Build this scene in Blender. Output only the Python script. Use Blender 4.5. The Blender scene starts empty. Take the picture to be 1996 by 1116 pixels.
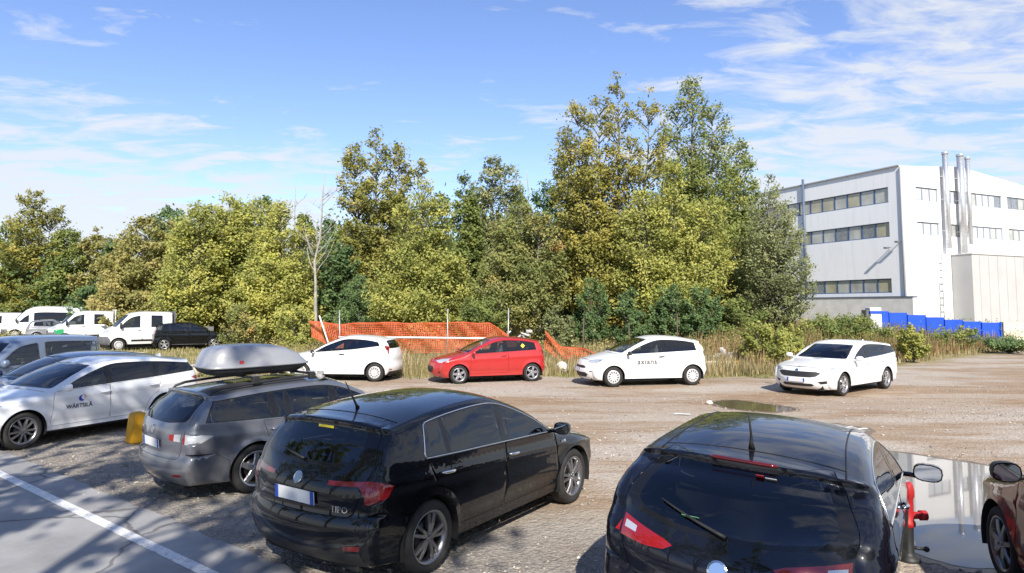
import bpy, bmesh, math, random
import numpy as np
from mathutils import Vector, Matrix
from mathutils.geometry import delaunay_2d_cdt
R = math.radians
S = bpy.context.scene
COL = S.collection
rng = np.random.default_rng(7)
random.seed(7)

# ------------------------------------------------------------------ camera
CAM_H = 2.5
FPX, IW, IH = 1300.0, 1996.0, 1116.0        # focal length in pixels of the photograph
PITCH = R(4.0)
HORIZON = 597.0
PPY = HORIZON - FPX * math.tan(PITCH)       # principal point row
cam_d = bpy.data.cameras.new('camera')
cam = bpy.data.objects.new('camera', cam_d)
COL.objects.link(cam)
cam.location = (0, 0, CAM_H)
cam.rotation_euler = (math.pi / 2 + PITCH, 0, 0)
cam_d.sensor_width = 36
cam_d.lens = 36 * FPX / IW
cam_d.shift_y = (PPY - IH / 2) / IW
cam_d.clip_end = 3000
S.camera = cam

# ------------------------------------------------------------------ sky and sun
SUN_EL, SUN_AZ = R(37), R(6.5)               # behind the viewer, a little to the right
sun_dir = Vector((math.sin(SUN_AZ) * math.cos(SUN_EL), -math.cos(SUN_AZ) * math.cos(SUN_EL), math.sin(SUN_EL)))
sd = bpy.data.lights.new('sun', 'SUN')
sd.energy = 3.7
sd.angle = R(0.55)
sd.color = (1.0, 0.94, 0.84)
so = bpy.data.objects.new('sun', sd)
COL.objects.link(so)
so.rotation_euler = sun_dir.to_track_quat('Z', 'Y').to_euler()
so.location = sun_dir * 60

world = bpy.data.worlds.new('World')
S.world = world
world.use_nodes = True
wn, wl = world.node_tree.nodes, world.node_tree.links
wn.clear()


def N(nodes, kind, **kw):
    n = nodes.new(kind)
    for k, v in kw.items():
        setattr(n, k, v)
    return n


def build_sky():
    out = N(wn, 'ShaderNodeOutputWorld')
    bg = N(wn, 'ShaderNodeBackground')
    bg.inputs['Strength'].default_value = 0.11
    sky = N(wn, 'ShaderNodeTexSky', sky_type='NISHITA', sun_disc=False)
    sky.sun_elevation = SUN_EL
    sky.sun_rotation = math.pi - SUN_AZ
    sky.air_density = 1.0
    sky.dust_density = 0.0
    sky.ozone_density = 6.0
    tc = N(wn, 'ShaderNodeTexCoord')
    sep = N(wn, 'ShaderNodeSeparateXYZ')
    wl.new(tc.outputs['Generated'], sep.inputs[0])

    def m(op, a, b=None, c=None):
        n = N(wn, 'ShaderNodeMath', operation=op)
        for i, v in enumerate((a, b, c)):
            if v is None:
                continue
            if isinstance(v, (int, float)):
                n.inputs[i].default_value = v
            else:
                wl.new(v, n.inputs[i])
        return n.outputs[0]
    zz = m('ADD', m('MAXIMUM', sep.outputs['Z'], 0.0), 0.10)
    u = m('DIVIDE', sep.outputs['X'], zz)
    v = m('DIVIDE', sep.outputs['Y'], zz)
    comb = N(wn, 'ShaderNodeCombineXYZ')
    wl.new(u, comb.inputs[0])
    wl.new(v, comb.inputs[1])
    mp = N(wn, 'ShaderNodeMapping')
    mp.inputs['Rotation'].default_value = (0, 0, R(24))
    mp.inputs['Location'].default_value = (1.2, 8.4, 0)
    wl.new(comb.outputs[0], mp.inputs[0])
    # broad fields of thin cloud
    big = N(wn, 'ShaderNodeTexNoise')
    big.inputs['Scale'].default_value = 0.42
    big.inputs['Detail'].default_value = 3
    wl.new(mp.outputs[0], big.inputs['Vector'])
    # fine rippled texture, drawn out along the wind
    mp2 = N(wn, 'ShaderNodeMapping')
    mp2.inputs['Scale'].default_value = (1.0, 1.9, 1)
    mp2.inputs['Rotation'].default_value = (0, 0, R(-12))
    wl.new(comb.outputs[0], mp2.inputs[0])
    fine = N(wn, 'ShaderNodeTexNoise')
    fine.inputs['Scale'].default_value = 2.7
    fine.inputs['Detail'].default_value = 9
    fine.inputs['Roughness'].default_value = 0.62
    fine.inputs['Distortion'].default_value = 0.5
    wl.new(mp2.outputs[0], fine.inputs['Vector'])
    # wind side of the sky is cloudier (to the right of the lot), and thin veil low down
    zc = m('MAXIMUM', sep.outputs['Z'], 0.0)
    right = m('MULTIPLY', m('MINIMUM', m('MAXIMUM', m('ADD', sep.outputs['X'], -0.02), 0.0), 0.34), 0.50)
    left = m('MULTIPLY', m('MULTIPLY', m('MINIMUM', m('MAXIMUM', m('SUBTRACT', -0.04, sep.outputs['X']), 0.0), 0.42), 1.45), m('MAXIMUM', m('SUBTRACT', 1.0, m('MULTIPLY', zc, 3.6)), 0.0))
    low = m('MULTIPLY', m('POWER', m('SUBTRACT', 1.0, zc), 7.0), 0.10)
    total = m('ADD', m('ADD', m('MULTIPLY', big.outputs['Fac'], 0.55), m('MULTIPLY', fine.outputs['Fac'], 0.95)), m('ADD', m('ADD', right, left), low))
    rp = N(wn, 'ShaderNodeValToRGB')
    rp.color_ramp.elements[0].position = 0.815
    rp.color_ramp.elements[0].color = (0, 0, 0, 1)
    rp.color_ramp.elements[1].position = 1.17
    rp.color_ramp.elements[1].color = (0.88, 0.88, 0.88, 1)
    wl.new(total, rp.inputs[0])
    veil = m('MULTIPLY', m('POWER', m('SUBTRACT', 1.0, m('MAXIMUM', sep.outputs['Z'], 0.0)), 8.0), 0.74)
    mask = m('MAXIMUM', rp.outputs[0], veil)
    mask = m('MINIMUM', mask, 0.93)
    mix = N(wn, 'ShaderNodeMixRGB')
    wl.new(mask, mix.inputs[0])
    hs = N(wn, 'ShaderNodeHueSaturation')
    hs.inputs['Hue'].default_value = 0.509
    hs.inputs['Saturation'].default_value = 0.97
    wl.new(sky.outputs[0], hs.inputs['Color'])
    wl.new(hs.outputs[0], mix.inputs[1])
    mix.inputs[2].default_value = (3.95, 4.1, 4.35, 1)
    wl.new(mix.outputs[0], bg.inputs['Color'])
    wl.new(bg.outputs[0], out.inputs[0])


build_sky()
S.view_settings.view_transform = 'Standard'
S.view_settings.look = 'None'
S.view_settings.gamma = 1
S.view_settings.exposure = 0.95
S.render.engine = 'CYCLES'
S.cycles.use_denoising = True
S.cycles.max_bounces = 8
S.cycles.transparent_max_bounces = 16
S.cycles.caustics_reflective = False
S.cycles.caustics_refractive = False


# ------------------------------------------------------------------ helpers
def ground(px, py, z=0.0):
    """world point at height z seen at a pixel of the photograph (used to measure the lot)"""
    u, v = (px - IW / 2) / FPX, -(py - PPY) / FPX
    dy = math.cos(PITCH) - v * math.sin(PITCH)
    dz = math.sin(PITCH) + v * math.cos(PITCH)
    t = (z - CAM_H) / dz
    return Vector((u * t, dy * t, z))


def at(px, py, D):
    """world point seen at a pixel, at distance D into the scene"""
    u, v = (px - IW / 2) / FPX, -(py - PPY) / FPX
    dy = math.cos(PITCH) - v * math.sin(PITCH)
    dz = math.sin(PITCH) + v * math.cos(PITCH)
    t = D / dy
    return Vector((u * t, D, CAM_H + dz * t))


def tag(o, label=None, cat=None, group=None, kind=None):
    if label: o['label'] = label
    if cat: o['category'] = cat
    if group: o['group'] = group
    if kind: o['kind'] = kind
    return o


def empty(name, loc, rz=0.0):
    o = bpy.data.objects.new(name, None)
    o.empty_display_size = 0.2
    COL.objects.link(o)
    o.location = loc
    o.rotation_euler = (0, 0, rz)
    return o


def link(name, me, mat=None, parent=None):
    o = bpy.data.objects.new(name, me)
    COL.objects.link(o)
    if mat is not None and len(me.materials) == 0:
        me.materials.append(mat)
    if parent is not None:
        o.parent = parent
    return o


def mesh_np(name, V, F, smooth=False):
    """mesh from an (n,3) array and an (m,k) face array of equal-sized faces"""
    V = np.asarray(V, dtype=np.float32)
    F = np.asarray(F, dtype=np.int32)
    me = bpy.data.meshes.new(name)
    k = F.shape[1]
    me.vertices.add(len(V))
    me.vertices.foreach_set('co', V.ravel())
    me.loops.add(F.size)
    me.loops.foreach_set('vertex_index', F.ravel())
    me.polygons.add(len(F))
    me.polygons.foreach_set('loop_start', np.arange(len(F), dtype=np.int32) * k)
    me.polygons.foreach_set('use_smooth', np.full(len(F), smooth, dtype=bool))
    me.update(calc_edges=True)
    return me


class MB:
    """collects simple shapes into one mesh"""
    def __init__(s):
        s.v, s.f, s.sm = [], [], []

    def add(s, V, F, smooth=False):
        o = len(s.v)
        s.v += [tuple(map(float, p)) for p in V]
        s.f += [tuple(i + o for i in f) for f in F]
        s.sm += [smooth] * len(F)
        return s

    def box(s, c, size, rz=0.0, bev=0.0):
        x, y, z = [d / 2 for d in size]
        ca, sa = math.cos(rz), math.sin(rz)
        b = min(bev, x * .9, y * .9, z * .9)
        if b <= 0:
            P = [(-x, -y, -z), (x, -y, -z), (x, y, -z), (-x, y, -z), (-x, -y, z), (x, -y, z), (x, y, z), (-x, y, z)]
            F = [(3, 2, 1, 0), (4, 5, 6, 7), (0, 1, 5, 4), (1, 2, 6, 5), (2, 3, 7, 6), (3, 0, 4, 7)]
        else:
            bm = bmesh.new()
            bmesh.ops.create_cube(bm, size=1)
            for v in bm.verts:
                v.co = Vector((v.co.x * 2 * x, v.co.y * 2 * y, v.co.z * 2 * z))
            bmesh.ops.bevel(bm, geom=list(bm.edges), offset=b, segments=2, affect='EDGES', profile=0.6)
            bm.verts.index_update()
            P = [tuple(v.co) for v in bm.verts]
            F = [tuple(v.index for v in f.verts) for f in bm.faces]
            bm.free()
        P = [(c[0] + p[0] * ca - p[1] * sa, c[1] + p[0] * sa + p[1] * ca, c[2] + p[2]) for p in P]
        return s.add(P, F, False)

    def tube(s, pts, rad, n=8, cap=True):
        pts = [Vector(p) for p in pts]
        rr = rad if hasattr(rad, '__len__') else [rad] * len(pts)
        V, F = [], []
        prev = None
        for i, p in enumerate(pts):
            d = (pts[min(i + 1, len(pts) - 1)] - pts[max(i - 1, 0)])
            d.normalize()
            a = prev if prev is not None else (Vector((0, 0, 1)) if abs(d.z) < .9 else Vector((1, 0, 0)))
            x = (a - d * a.dot(d))
            if x.length < 1e-6:
                x = d.orthogonal()
            x.normalize()
            prev = x
            y = d.cross(x)
            for k in range(n):
                t = 2 * math.pi * k / n
                V.append(p + x * (rr[i] * math.cos(t)) + y * (rr[i] * math.sin(t)))
        for i in range(len(pts) - 1):
            for k in range(n):
                k2 = (k + 1) % n
                F.append((i * n + k, i * n + k2, (i + 1) * n + k2, (i + 1) * n + k))
        if cap:
            F.append(tuple(range(n - 1, -1, -1)))
            F.append(tuple(range((len(pts) - 1) * n, len(pts) * n)))
        return s.add(V, F, True)

    def lathe(s, prof, n=32, axis='z', c=(0, 0, 0), smooth=True):
        V, F = [], []
        for r, h in prof:
            for k in range(n):
                t = 2 * math.pi * k / n
                a, b = r * math.cos(t), r * math.sin(t)
                p = (a, b, h) if axis == 'z' else ((a, h, -b) if axis == 'y' else (h, a, b))
                V.append((c[0] + p[0], c[1] + p[1], c[2] + p[2]))
        for i in range(len(prof) - 1):
            for k in range(n):
                k2 = (k + 1) % n
                F.append((i * n + k, i * n + k2, (i + 1) * n + k2, (i + 1) * n + k))
        return s.add(V, F, smooth)

    def ball(s, c, rad, n=12, m=8):
        rx, ry, rz = rad if hasattr(rad, '__len__') else (rad,) * 3
        V, F = [], []
        for i in range(m + 1):
            ph = -math.pi / 2 + math.pi * i / m
            for k in range(n):
                t = 2 * math.pi * k / n
                V.append((c[0] + rx * math.cos(ph) * math.cos(t), c[1] + ry * math.cos(ph) * math.sin(t), c[2] + rz * math.sin(ph)))
        for i in range(m):
            for k in range(n):
                k2 = (k + 1) % n
                F.append((i * n + k, i * n + k2, (i + 1) * n + k2, (i + 1) * n + k))
        return s.add(V, F, True)

    def prism(s, poly, h0, h1, axis='z'):
        """polygon extruded: axis z -> poly is (x,y); y -> (x,z); x -> (y,z)"""
        n = len(poly)
        def P(p, h):
            return (p[0], p[1], h) if axis == 'z' else ((p[0], h, p[1]) if axis == 'y' else (h, p[0], p[1]))
        V = [P(p, h0) for p in poly] + [P(p, h1) for p in poly]
        F = [tuple(range(n - 1, -1, -1)), tuple(range(n, 2 * n))]
        F += [(i, (i + 1) % n, n + (i + 1) % n, n + i) for i in range(n)]
        return s.add(V, F, False)

    def mesh(s, name):
        me = bpy.data.meshes.new(name)
        me.from_pydata(s.v, [], s.f)
        me.polygons.foreach_set('use_smooth', s.sm)
        me.update()
        bm = bmesh.new()
        bm.from_mesh(me)
        bmesh.ops.recalc_face_normals(bm, faces=bm.faces)
        bm.to_mesh(me)
        bm.free()
        return me

    def build(s, name, mat, parent=None):
        return link(name, s.mesh(name), mat, parent)


def catmull(K, n=10):
    K = np.asarray(K, float)
    P = np.vstack([2 * K[0] - K[1], K, 2 * K[-1] - K[-2]])
    out = []
    for i in range(1, len(P) - 2):
        p0, p1, p2, p3 = P[i - 1:i + 3]
        def dt(a, b): return max(np.hypot(*(b[:2] - a[:2])) ** .5, 1e-4)
        t0 = 0; t1 = t0 + dt(p0, p1); t2 = t1 + dt(p1, p2); t3 = t2 + dt(p2, p3)
        for t in np.linspace(t1, t2, n, endpoint=False):
            A1 = (t1 - t) / (t1 - t0) * p0 + (t - t0) / (t1 - t0) * p1
            A2 = (t2 - t) / (t2 - t1) * p1 + (t - t1) / (t2 - t1) * p2
            A3 = (t3 - t) / (t3 - t2) * p2 + (t - t2) / (t3 - t2) * p3
            B1 = (t2 - t) / (t2 - t0) * A1 + (t - t0) / (t2 - t0) * A2
            B2 = (t3 - t) / (t3 - t1) * A2 + (t - t1) / (t3 - t1) * A3
            out.append((t2 - t) / (t2 - t1) * B1 + (t - t1) / (t2 - t1) * B2)
    out.append(K[-1])
    return np.array(out)


# ------------------------------------------------------------------ materials
MATS = {}


def pmat(name, col, rough=0.5, metal=0.0, coat=0.0, spec=0.5, noise=0.0, nscale=6.0, bump=0.0, bscale=40.0, dust=0.0, coat_rough=0.04):
    if name in MATS:
        return MATS[name]
    m = bpy.data.materials.new(name)
    m.use_nodes = True
    nt = m.node_tree
    b = nt.nodes['Principled BSDF']
    b.inputs['Base Color'].default_value = (*col, 1)
    b.inputs['Roughness'].default_value = rough
    b.inputs['Metallic'].default_value = metal
    b.inputs['Coat Weight'].default_value = coat
    b.inputs['Coat Roughness'].default_value = coat_rough
    b.inputs['Specular IOR Level'].default_value = spec
    tc = nt.nodes.new('ShaderNodeTexCoord')
    if noise > 0:
        nz = nt.nodes.new('ShaderNodeTexNoise')
        nz.inputs['Scale'].default_value = nscale
        nz.inputs['Detail'].default_value = 6
        nt.links.new(tc.outputs['Object'], nz.inputs['Vector'])
        mr = nt.nodes.new('ShaderNodeMapRange')
        mr.inputs['From Min'].default_value = .3
        mr.inputs['From Max'].default_value = .7
        mr.inputs['To Min'].default_value = 1 - noise
        mr.inputs['To Max'].default_value = 1 + noise
        nt.links.new(nz.outputs['Fac'], mr.inputs['Value'])
        hsv = nt.nodes.new('ShaderNodeHueSaturation')
        hsv.inputs['Color'].default_value = (*col, 1)
        nt.links.new(mr.outputs[0], hsv.inputs['Value'])
        nt.links.new(hsv.outputs[0], b.inputs['Base Color'])
    if dust > 0:   # road film: a dull brown layer, heavier low on the car
        nz = nt.nodes.new('ShaderNodeTexNoise')
        nz.inputs['Scale'].default_value = 3.5
        nz.inputs['Detail'].default_value = 8
        nt.links.new(tc.outputs['Object'], nz.inputs['Vector'])
        sp = nt.nodes.new('ShaderNodeSeparateXYZ')
        nt.links.new(tc.outputs['Object'], sp.inputs[0])
        mr = nt.nodes.new('ShaderNodeMapRange')
        mr.inputs['From Min'].default_value = 0.75
        mr.inputs['From Max'].default_value = 0.15
        mr.inputs['To Min'].default_value = 0.12
        mr.inputs['To Max'].default_value = 1.0
        nt.links.new(sp.outputs['Z'], mr.inputs['Value'])
        mu = nt.nodes.new('ShaderNodeMath'); mu.operation = 'MULTIPLY'
        nt.links.new(nz.outputs['Fac'], mu.inputs[0])
        nt.links.new(mr.outputs[0], mu.inputs[1])
        mu2 = nt.nodes.new('ShaderNodeMath'); mu2.operation = 'MULTIPLY'
        nt.links.new(mu.outputs[0], mu2.inputs[0]); mu2.inputs[1].default_value = dust
        mx = nt.nodes.new('ShaderNodeMixRGB')
        mx.inputs[1].default_value = (*col, 1)
        mx.inputs[2].default_value = (.24, .19, .14, 1)
        nt.links.new(mu2.outputs[0], mx.inputs[0])
        nt.links.new(mx.outputs[0], b.inputs['Base Color'])
        ml = nt.nodes.new('ShaderNodeMath'); ml.operation = 'MULTIPLY_ADD'
        nt.links.new(mu2.outputs[0], ml.inputs[0]); ml.inputs[1].default_value = 0.5; ml.inputs[2].default_value = coat_rough
        nt.links.new(ml.outputs[0], b.inputs['Coat Roughness'])
    if bump > 0:
        nz = nt.nodes.new('ShaderNodeTexNoise')
        nz.inputs['Scale'].default_value = bscale
        nz.inputs['Detail'].default_value = 5
        nt.links.new(tc.outputs['Object'], nz.inputs['Vector'])
        bp = nt.nodes.new('ShaderNodeBump')
        bp.inputs['Strength'].default_value = bump
        bp.inputs['Distance'].default_value = 0.02
        nt.links.new(nz.outputs['Fac'], bp.inputs['Height'])
        nt.links.new(bp.outputs[0], b.inputs['Normal'])
    MATS[name] = m
    return m


def glass_mat(name, tint, ior=1.72):
    if name in MATS:
        return MATS[name]
    m = bpy.data.materials.new(name)
    m.use_nodes = True
    nt = m.node_tree
    nt.nodes.clear()
    o = nt.nodes.new('ShaderNodeOutputMaterial')
    mx = nt.nodes.new('ShaderNodeMixShader')
    fr = nt.nodes.new('ShaderNodeFresnel'); fr.inputs['IOR'].default_value = ior
    tr = nt.nodes.new('ShaderNodeBsdfTransparent'); tr.inputs['Color'].default_value = (*tint, 1)
    gl = nt.nodes.new('ShaderNodeBsdfGlossy'); gl.inputs['Roughness'].default_value = 0.015
    gl.inputs['Color'].default_value = (.92, .95, 1, 1)
    nt.links.new(fr.outputs[0], mx.inputs[0])
    nt.links.new(tr.outputs[0], mx.inputs[1])
    nt.links.new(gl.outputs[0], mx.inputs[2])
    nt.links.new(mx.outputs[0], o.inputs[0])
    MATS[name] = m
    return m


P_WHITE = pmat('paint_white', (.80, .80, .79), .4, 0, .8, dust=.25)
P_WHITE2 = pmat('paint_white_shaded', (.76, .78, .80), .4, 0, .9, dust=.3)  # bluish shade on the near estate put into its white
P_RED = pmat('paint_red', (.42, .012, .012), .35, 0, 1, dust=.2)
P_BLACK = pmat('paint_black', (.003, .0035, .005), .3, 0, 1, spec=.08, dust=.02, coat_rough=.012)
P_BLACK2 = pmat('paint_black_blue', (.004, .005, .010), .3, 0, 1, spec=.10, dust=.03, coat_rough=.012)
P_GREY = pmat('paint_grey', (.185, .195, .22), .38, .55, 1, dust=.35)
P_BLUE = pmat('paint_blue', (.02, .045, .12), .38, .4, 1, dust=.2)
P_BLUEGREY = pmat('paint_blue_grey', (.17, .22, .31), .4, .4, 1, dust=.2)
P_SILVER = pmat('paint_silver', (.34, .35, .37), .4, .6, .8, dust=.3)
P_DKRED = pmat('paint_dark_red', (.16, .008, .010), .35, .1, 1, dust=.3)
M_PLASTIC = pmat('black_plastic', (.018, .018, .019), .55, noise=.2)
M_GREYPL = pmat('grey_plastic', (.13, .135, .145), .55, noise=.15)
M_GLOSSBLK = pmat('gloss_black', (.008, .008, .009), .12)
M_TYRE = pmat('tyre_rubber', (.022, .021, .020), .8, noise=.35, nscale=9, bump=.25, bscale=60)
M_RIM = pmat('rim_silver', (.52, .52, .53), .3, .85)
M_RIMGREY = pmat('rim_grey', (.26, .26, .27), .32, .85)
M_RIMWHITE = pmat('hubcap_silver', (.62, .62, .62), .4, .35)
M_RIMDARK = pmat('rim_black', (.012, .012, .013), .35)
M_CHROME = pmat('chrome', (.72, .73, .74), .12, 1)
M_REDLENS = pmat('red_lens', (.27, .006, .008), .12, 0, 1)
M_DKREDLENS = pmat('dark_red_lens', (.13, .004, .006), .12, 0, 1)
M_CLEARLENS = pmat('clear_lens', (.55, .57, .60), .12, .3, 1)
M_AMBER = pmat('amber_lens', (.7, .22, .02), .2, 0, 1)
M_PLATE = pmat('plate_white', (.72, .73, .74), .45)
M_PLATEBLUE = pmat('plate_blue', (.02, .08, .42), .45)
M_SEAT = pmat('seat_fabric', (.10, .102, .11), .9, noise=.3)
M_SEATG = pmat('seat_fabric_grey', (.10, .105, .12), .9, noise=.3)
M_UNDER = pmat('underbody', (.012, .012, .012), .9)
M_MIRROR = pmat('mirror_glass', (.75, .78, .82), .03, 1)
G_CLEAR = glass_mat('car_glass', (.74, .79, .77))
G_TINT = glass_mat('car_glass_tinted', (.30, .33, .34))
G_DARK = glass_mat('car_glass_privacy', (.05, .055, .06))


# ------------------------------------------------------------------ the ground
def smooth(a, b, x):
    t = np.clip((np.asarray(x, float) - a) / (b - a), 0, 1)
    return t * t * (3 - 2 * t)


def gz(x, y):
    """height of the ground: level lot, low bank of spoil on the right beyond the track"""
    x = np.asarray(x, float); y = np.asarray(y, float)
    yb = 25.5 + np.clip(x - 11, 0, 40) * .82
    bank = smooth(0, 7, y - yb) * smooth(4, 13, x) * .75
    far = smooth(27, 33, y) * smooth(-16, -6, x) * .25
    return bank + far * (1 - smooth(4, 13, x))


def shader(name):
    m = bpy.data.materials.new(name)
    m.use_nodes = True
    nt = m.node_tree
    b = nt.nodes['Principled BSDF']
    MATS[name] = m

    class NT:
        def __init__(s): s.nt = nt; s.b = b; s.m = m
        def n(s, kind, **kw):
            x = nt.nodes.new(kind)
            for k, v in kw.items(): setattr(x, k, v)
            return x
        def l(s, a, c): nt.links.new(a, c)
        def math(s, op, a, c=None, d=None, clamp=False):
            x = nt.nodes.new('ShaderNodeMath'); x.operation = op; x.use_clamp = clamp
            for i, v in enumerate((a, c, d)):
                if v is None: continue
                if isinstance(v, (int, float)): x.inputs[i].default_value = v
                else: nt.links.new(v, x.inputs[i])
            return x.outputs[0]
        def noise(s, vec, scale, detail=5, rough=.55, dist=0):
            x = nt.nodes.new('ShaderNodeTexNoise')
            x.inputs['Scale'].default_value = scale; x.inputs['Detail'].default_value = detail
            x.inputs['Roughness'].default_value = rough; x.inputs['Distortion'].default_value = dist
            nt.links.new(vec, x.inputs['Vector'])
            return x.outputs['Fac']
        def ramp(s, fac, stops):
            x = nt.nodes.new('ShaderNodeValToRGB')
            e = x.color_ramp.elements
            while len(e) < len(stops): e.new(.5)
            for el, (p, c) in zip(e, stops):
                el.position = p; el.color = (*c, 1) if len(c) == 3 else c
            nt.links.new(fac, x.inputs[0])
            return x.outputs[0]
        def mix(s, f, a, c, mode='MIX'):
            x = nt.nodes.new('ShaderNodeMixRGB'); x.blend_type = mode
            for i, v in enumerate((f, a, c)):
                if isinstance(v, (int, float)): x.inputs[i].default_value = v
                elif isinstance(v, tuple): x.inputs[i].default_value = (*v, 1)
                else: nt.links.new(v, x.inputs[i])
            return x.outputs[0]
        def mapping(s, vec, scale=(1, 1, 1), rot=0.0, loc=(0, 0, 0)):
            x = nt.nodes.new('ShaderNodeMapping')
            x.inputs['Scale'].default_value = scale; x.inputs['Rotation'].default_value = (0, 0, rot); x.inputs['Location'].default_value = loc
            nt.links.new(vec, x.inputs[0])
            return x.outputs[0]
        def bump(s, h, strength, dist):
            x = nt.nodes.new('ShaderNodeBump')
            x.inputs['Strength'].default_value = strength; x.inputs['Distance'].default_value = dist
            nt.links.new(h, x.inputs['Height']); nt.links.new(x.outputs[0], b.inputs['Normal'])
    return NT()


def ground_material():
    k = shader('gravel_and_dirt')
    geo = k.n('ShaderNodeNewGeometry')
    pos = geo.outputs['Position']
    sep = k.n('ShaderNodeSeparateXYZ'); k.l(pos, sep.inputs[0])
    X, Y = sep.outputs[0], sep.outputs[1]
    # crushed stone: cells of differing grey, fine sand between
    def stones(scale):
        v = k.n('ShaderNodeTexVoronoi'); v.inputs['Scale'].default_value = scale
        k.l(pos, v.inputs['Vector'])
        return v
    v1, v2 = stones(19), stones(46)
    s1 = k.n('ShaderNodeSeparateColor'); k.l(v1.outputs['Color'], s1.inputs[0])
    s2 = k.n('ShaderNodeSeparateColor'); k.l(v2.outputs['Color'], s2.inputs[0])
    g1 = k.ramp(s1.outputs[0], [(0, (.22, .175, .135)), (.45, (.39, .325, .255)), (.8, (.50, .43, .35)), (1, (.60, .54, .47))])
    g2 = k.ramp(s2.outputs[0], [(0, (.20, .18, .15)), (.6, (.36, .32, .27)), (1, (.56, .53, .48))])
    gravel = k.mix(.55, g1, g2)
    gravel = k.mix(k.math('MULTIPLY', k.noise(pos, 1.1, 6), .8), gravel, (.52, .435, .345))
    # brown earth worn by tyres, drawn out along the track
    mp = k.mapping(pos, (.16, .62, 1), R(-4), (0.4, .3, 0))
    d = k.noise(mp, 1.0, 7, .6, .4)
    wide = k.noise(pos, .21, 3)
    dm = k.ramp(k.math('ADD', k.math('MULTIPLY', d, .75), k.math('MULTIPLY', wide, .3)), [(.485, (0, 0, 0)), (.575, (1, 1, 1))])
    # wheel track lane along the row of parked cars
    lane = k.math('SUBTRACT', Y, k.math('MULTIPLY', k.math('MAXIMUM', k.math('SUBTRACT', X, 9.0), 0.0), .18))
    lane = k.math('ABSOLUTE', k.math('SUBTRACT', lane, 17.2))
    lm = k.math('SUBTRACT', 1.0, k.math('MULTIPLY', lane, .42), clamp=True)
    dm = k.math('MINIMUM', k.math('ADD', k.math('MULTIPLY', dm, .80), k.math('MULTIPLY', lm, .55)), .94)
    earth = k.ramp(k.noise(k.mapping(pos, (.7, 3, 1)), 1.6, 8, .65), [(.3, (.22, .142, .085)), (.5, (.31, .210, .130)), (.72, (.43, .325, .225))])
    lot = k.mix(dm, gravel, earth)
    # greyer gravel close to the road, its tree shade put into the colour
    near = k.math('SUBTRACT', 1.0, k.math('MULTIPLY', k.math('SUBTRACT', k.math('ADD', k.math('MULTIPLY', X, .61), k.math('MULTIPLY', Y, .79)), 5.6), .45), clamp=True)
    grey = k.mix(.5, k.ramp(s2.outputs[1], [(0, (.15, .14, .13)), (.6, (.27, .255, .235)), (1, (.46, .44, .41))]), k.ramp(k.noise(pos, 2.2, 8, .7), [(.35, (.15, .13, .11)), (.65, (.33, .30, .26))]))
    lot = k.mix(k.math('MULTIPLY', near, .85), lot, grey)
    # grassland soil beyond the edge of the gravel
    n1 = k.noise(pos, .35, 6, .6)
    yb = k.math('ADD', k.math('ADD', 23.9, k.math('MULTIPLY', k.math('MAXIMUM', k.math('SUBTRACT', X, 11.0), 0.0), .80)), k.math('MULTIPLY', k.math('SUBTRACT', n1, .5), 4.0))
    gm = k.math('MULTIPLY_ADD', k.math('SUBTRACT', Y, yb), .8, .5, clamp=True)
    soil = k.ramp(k.noise(pos, 1.4, 8, .65), [(.3, (.16, .14, .06)), (.5, (.29, .24, .12)), (.7, (.40, .33, .19))])
    col = k.mix(gm, lot, soil)
    k.l(col, k.b.inputs['Base Color'])
    k.b.inputs['Roughness'].default_value = .95
    k.b.inputs['Specular IOR Level'].default_value = .15
    hh = k.math('ADD', k.math('MULTIPLY', k.math('SUBTRACT', 1.0, v1.outputs['Distance']), .6), k.math('ADD', k.math('MULTIPLY', v2.outputs['Distance'], -.3), k.math('MULTIPLY', k.noise(pos, 5, 6), .8)))
    k.bump(hh, .75, .035)
    return k.m


def build_ground():
    xs = np.concatenate([[-900, -400, -200, -120], np.arange(-90, 91, 1.5), [120, 200, 400, 900]])
    ys = np.concatenate([[-400, -150, -60], np.arange(-30, 100, 1.5), [130, 200, 400, 1500]])
    X, Y = np.meshgrid(xs, ys)
    Z = gz(X, Y)
    V = np.stack([X, Y, Z], -1).reshape(-1, 3)
    nx = len(xs)
    i = np.arange((len(ys) - 1) * nx).reshape(len(ys) - 1, nx)[:, :-1].ravel()
    F = np.stack([i, i + 1, i + nx + 1, i + nx], 1)
    tag(link('ground', mesh_np('ground', V, F, True), ground_material()), kind='structure')


build_ground()

# ------------------------------------------------------------------ road with its edge line
RD = Vector((-.79, .613, 0)).normalized()      # along the road
RN = Vector((.613, .79, 0)).normalized()       # towards the lot
L0 = ground(200, 1021)                         # a point on the edge line
LINE = L0.dot(RN)


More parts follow.
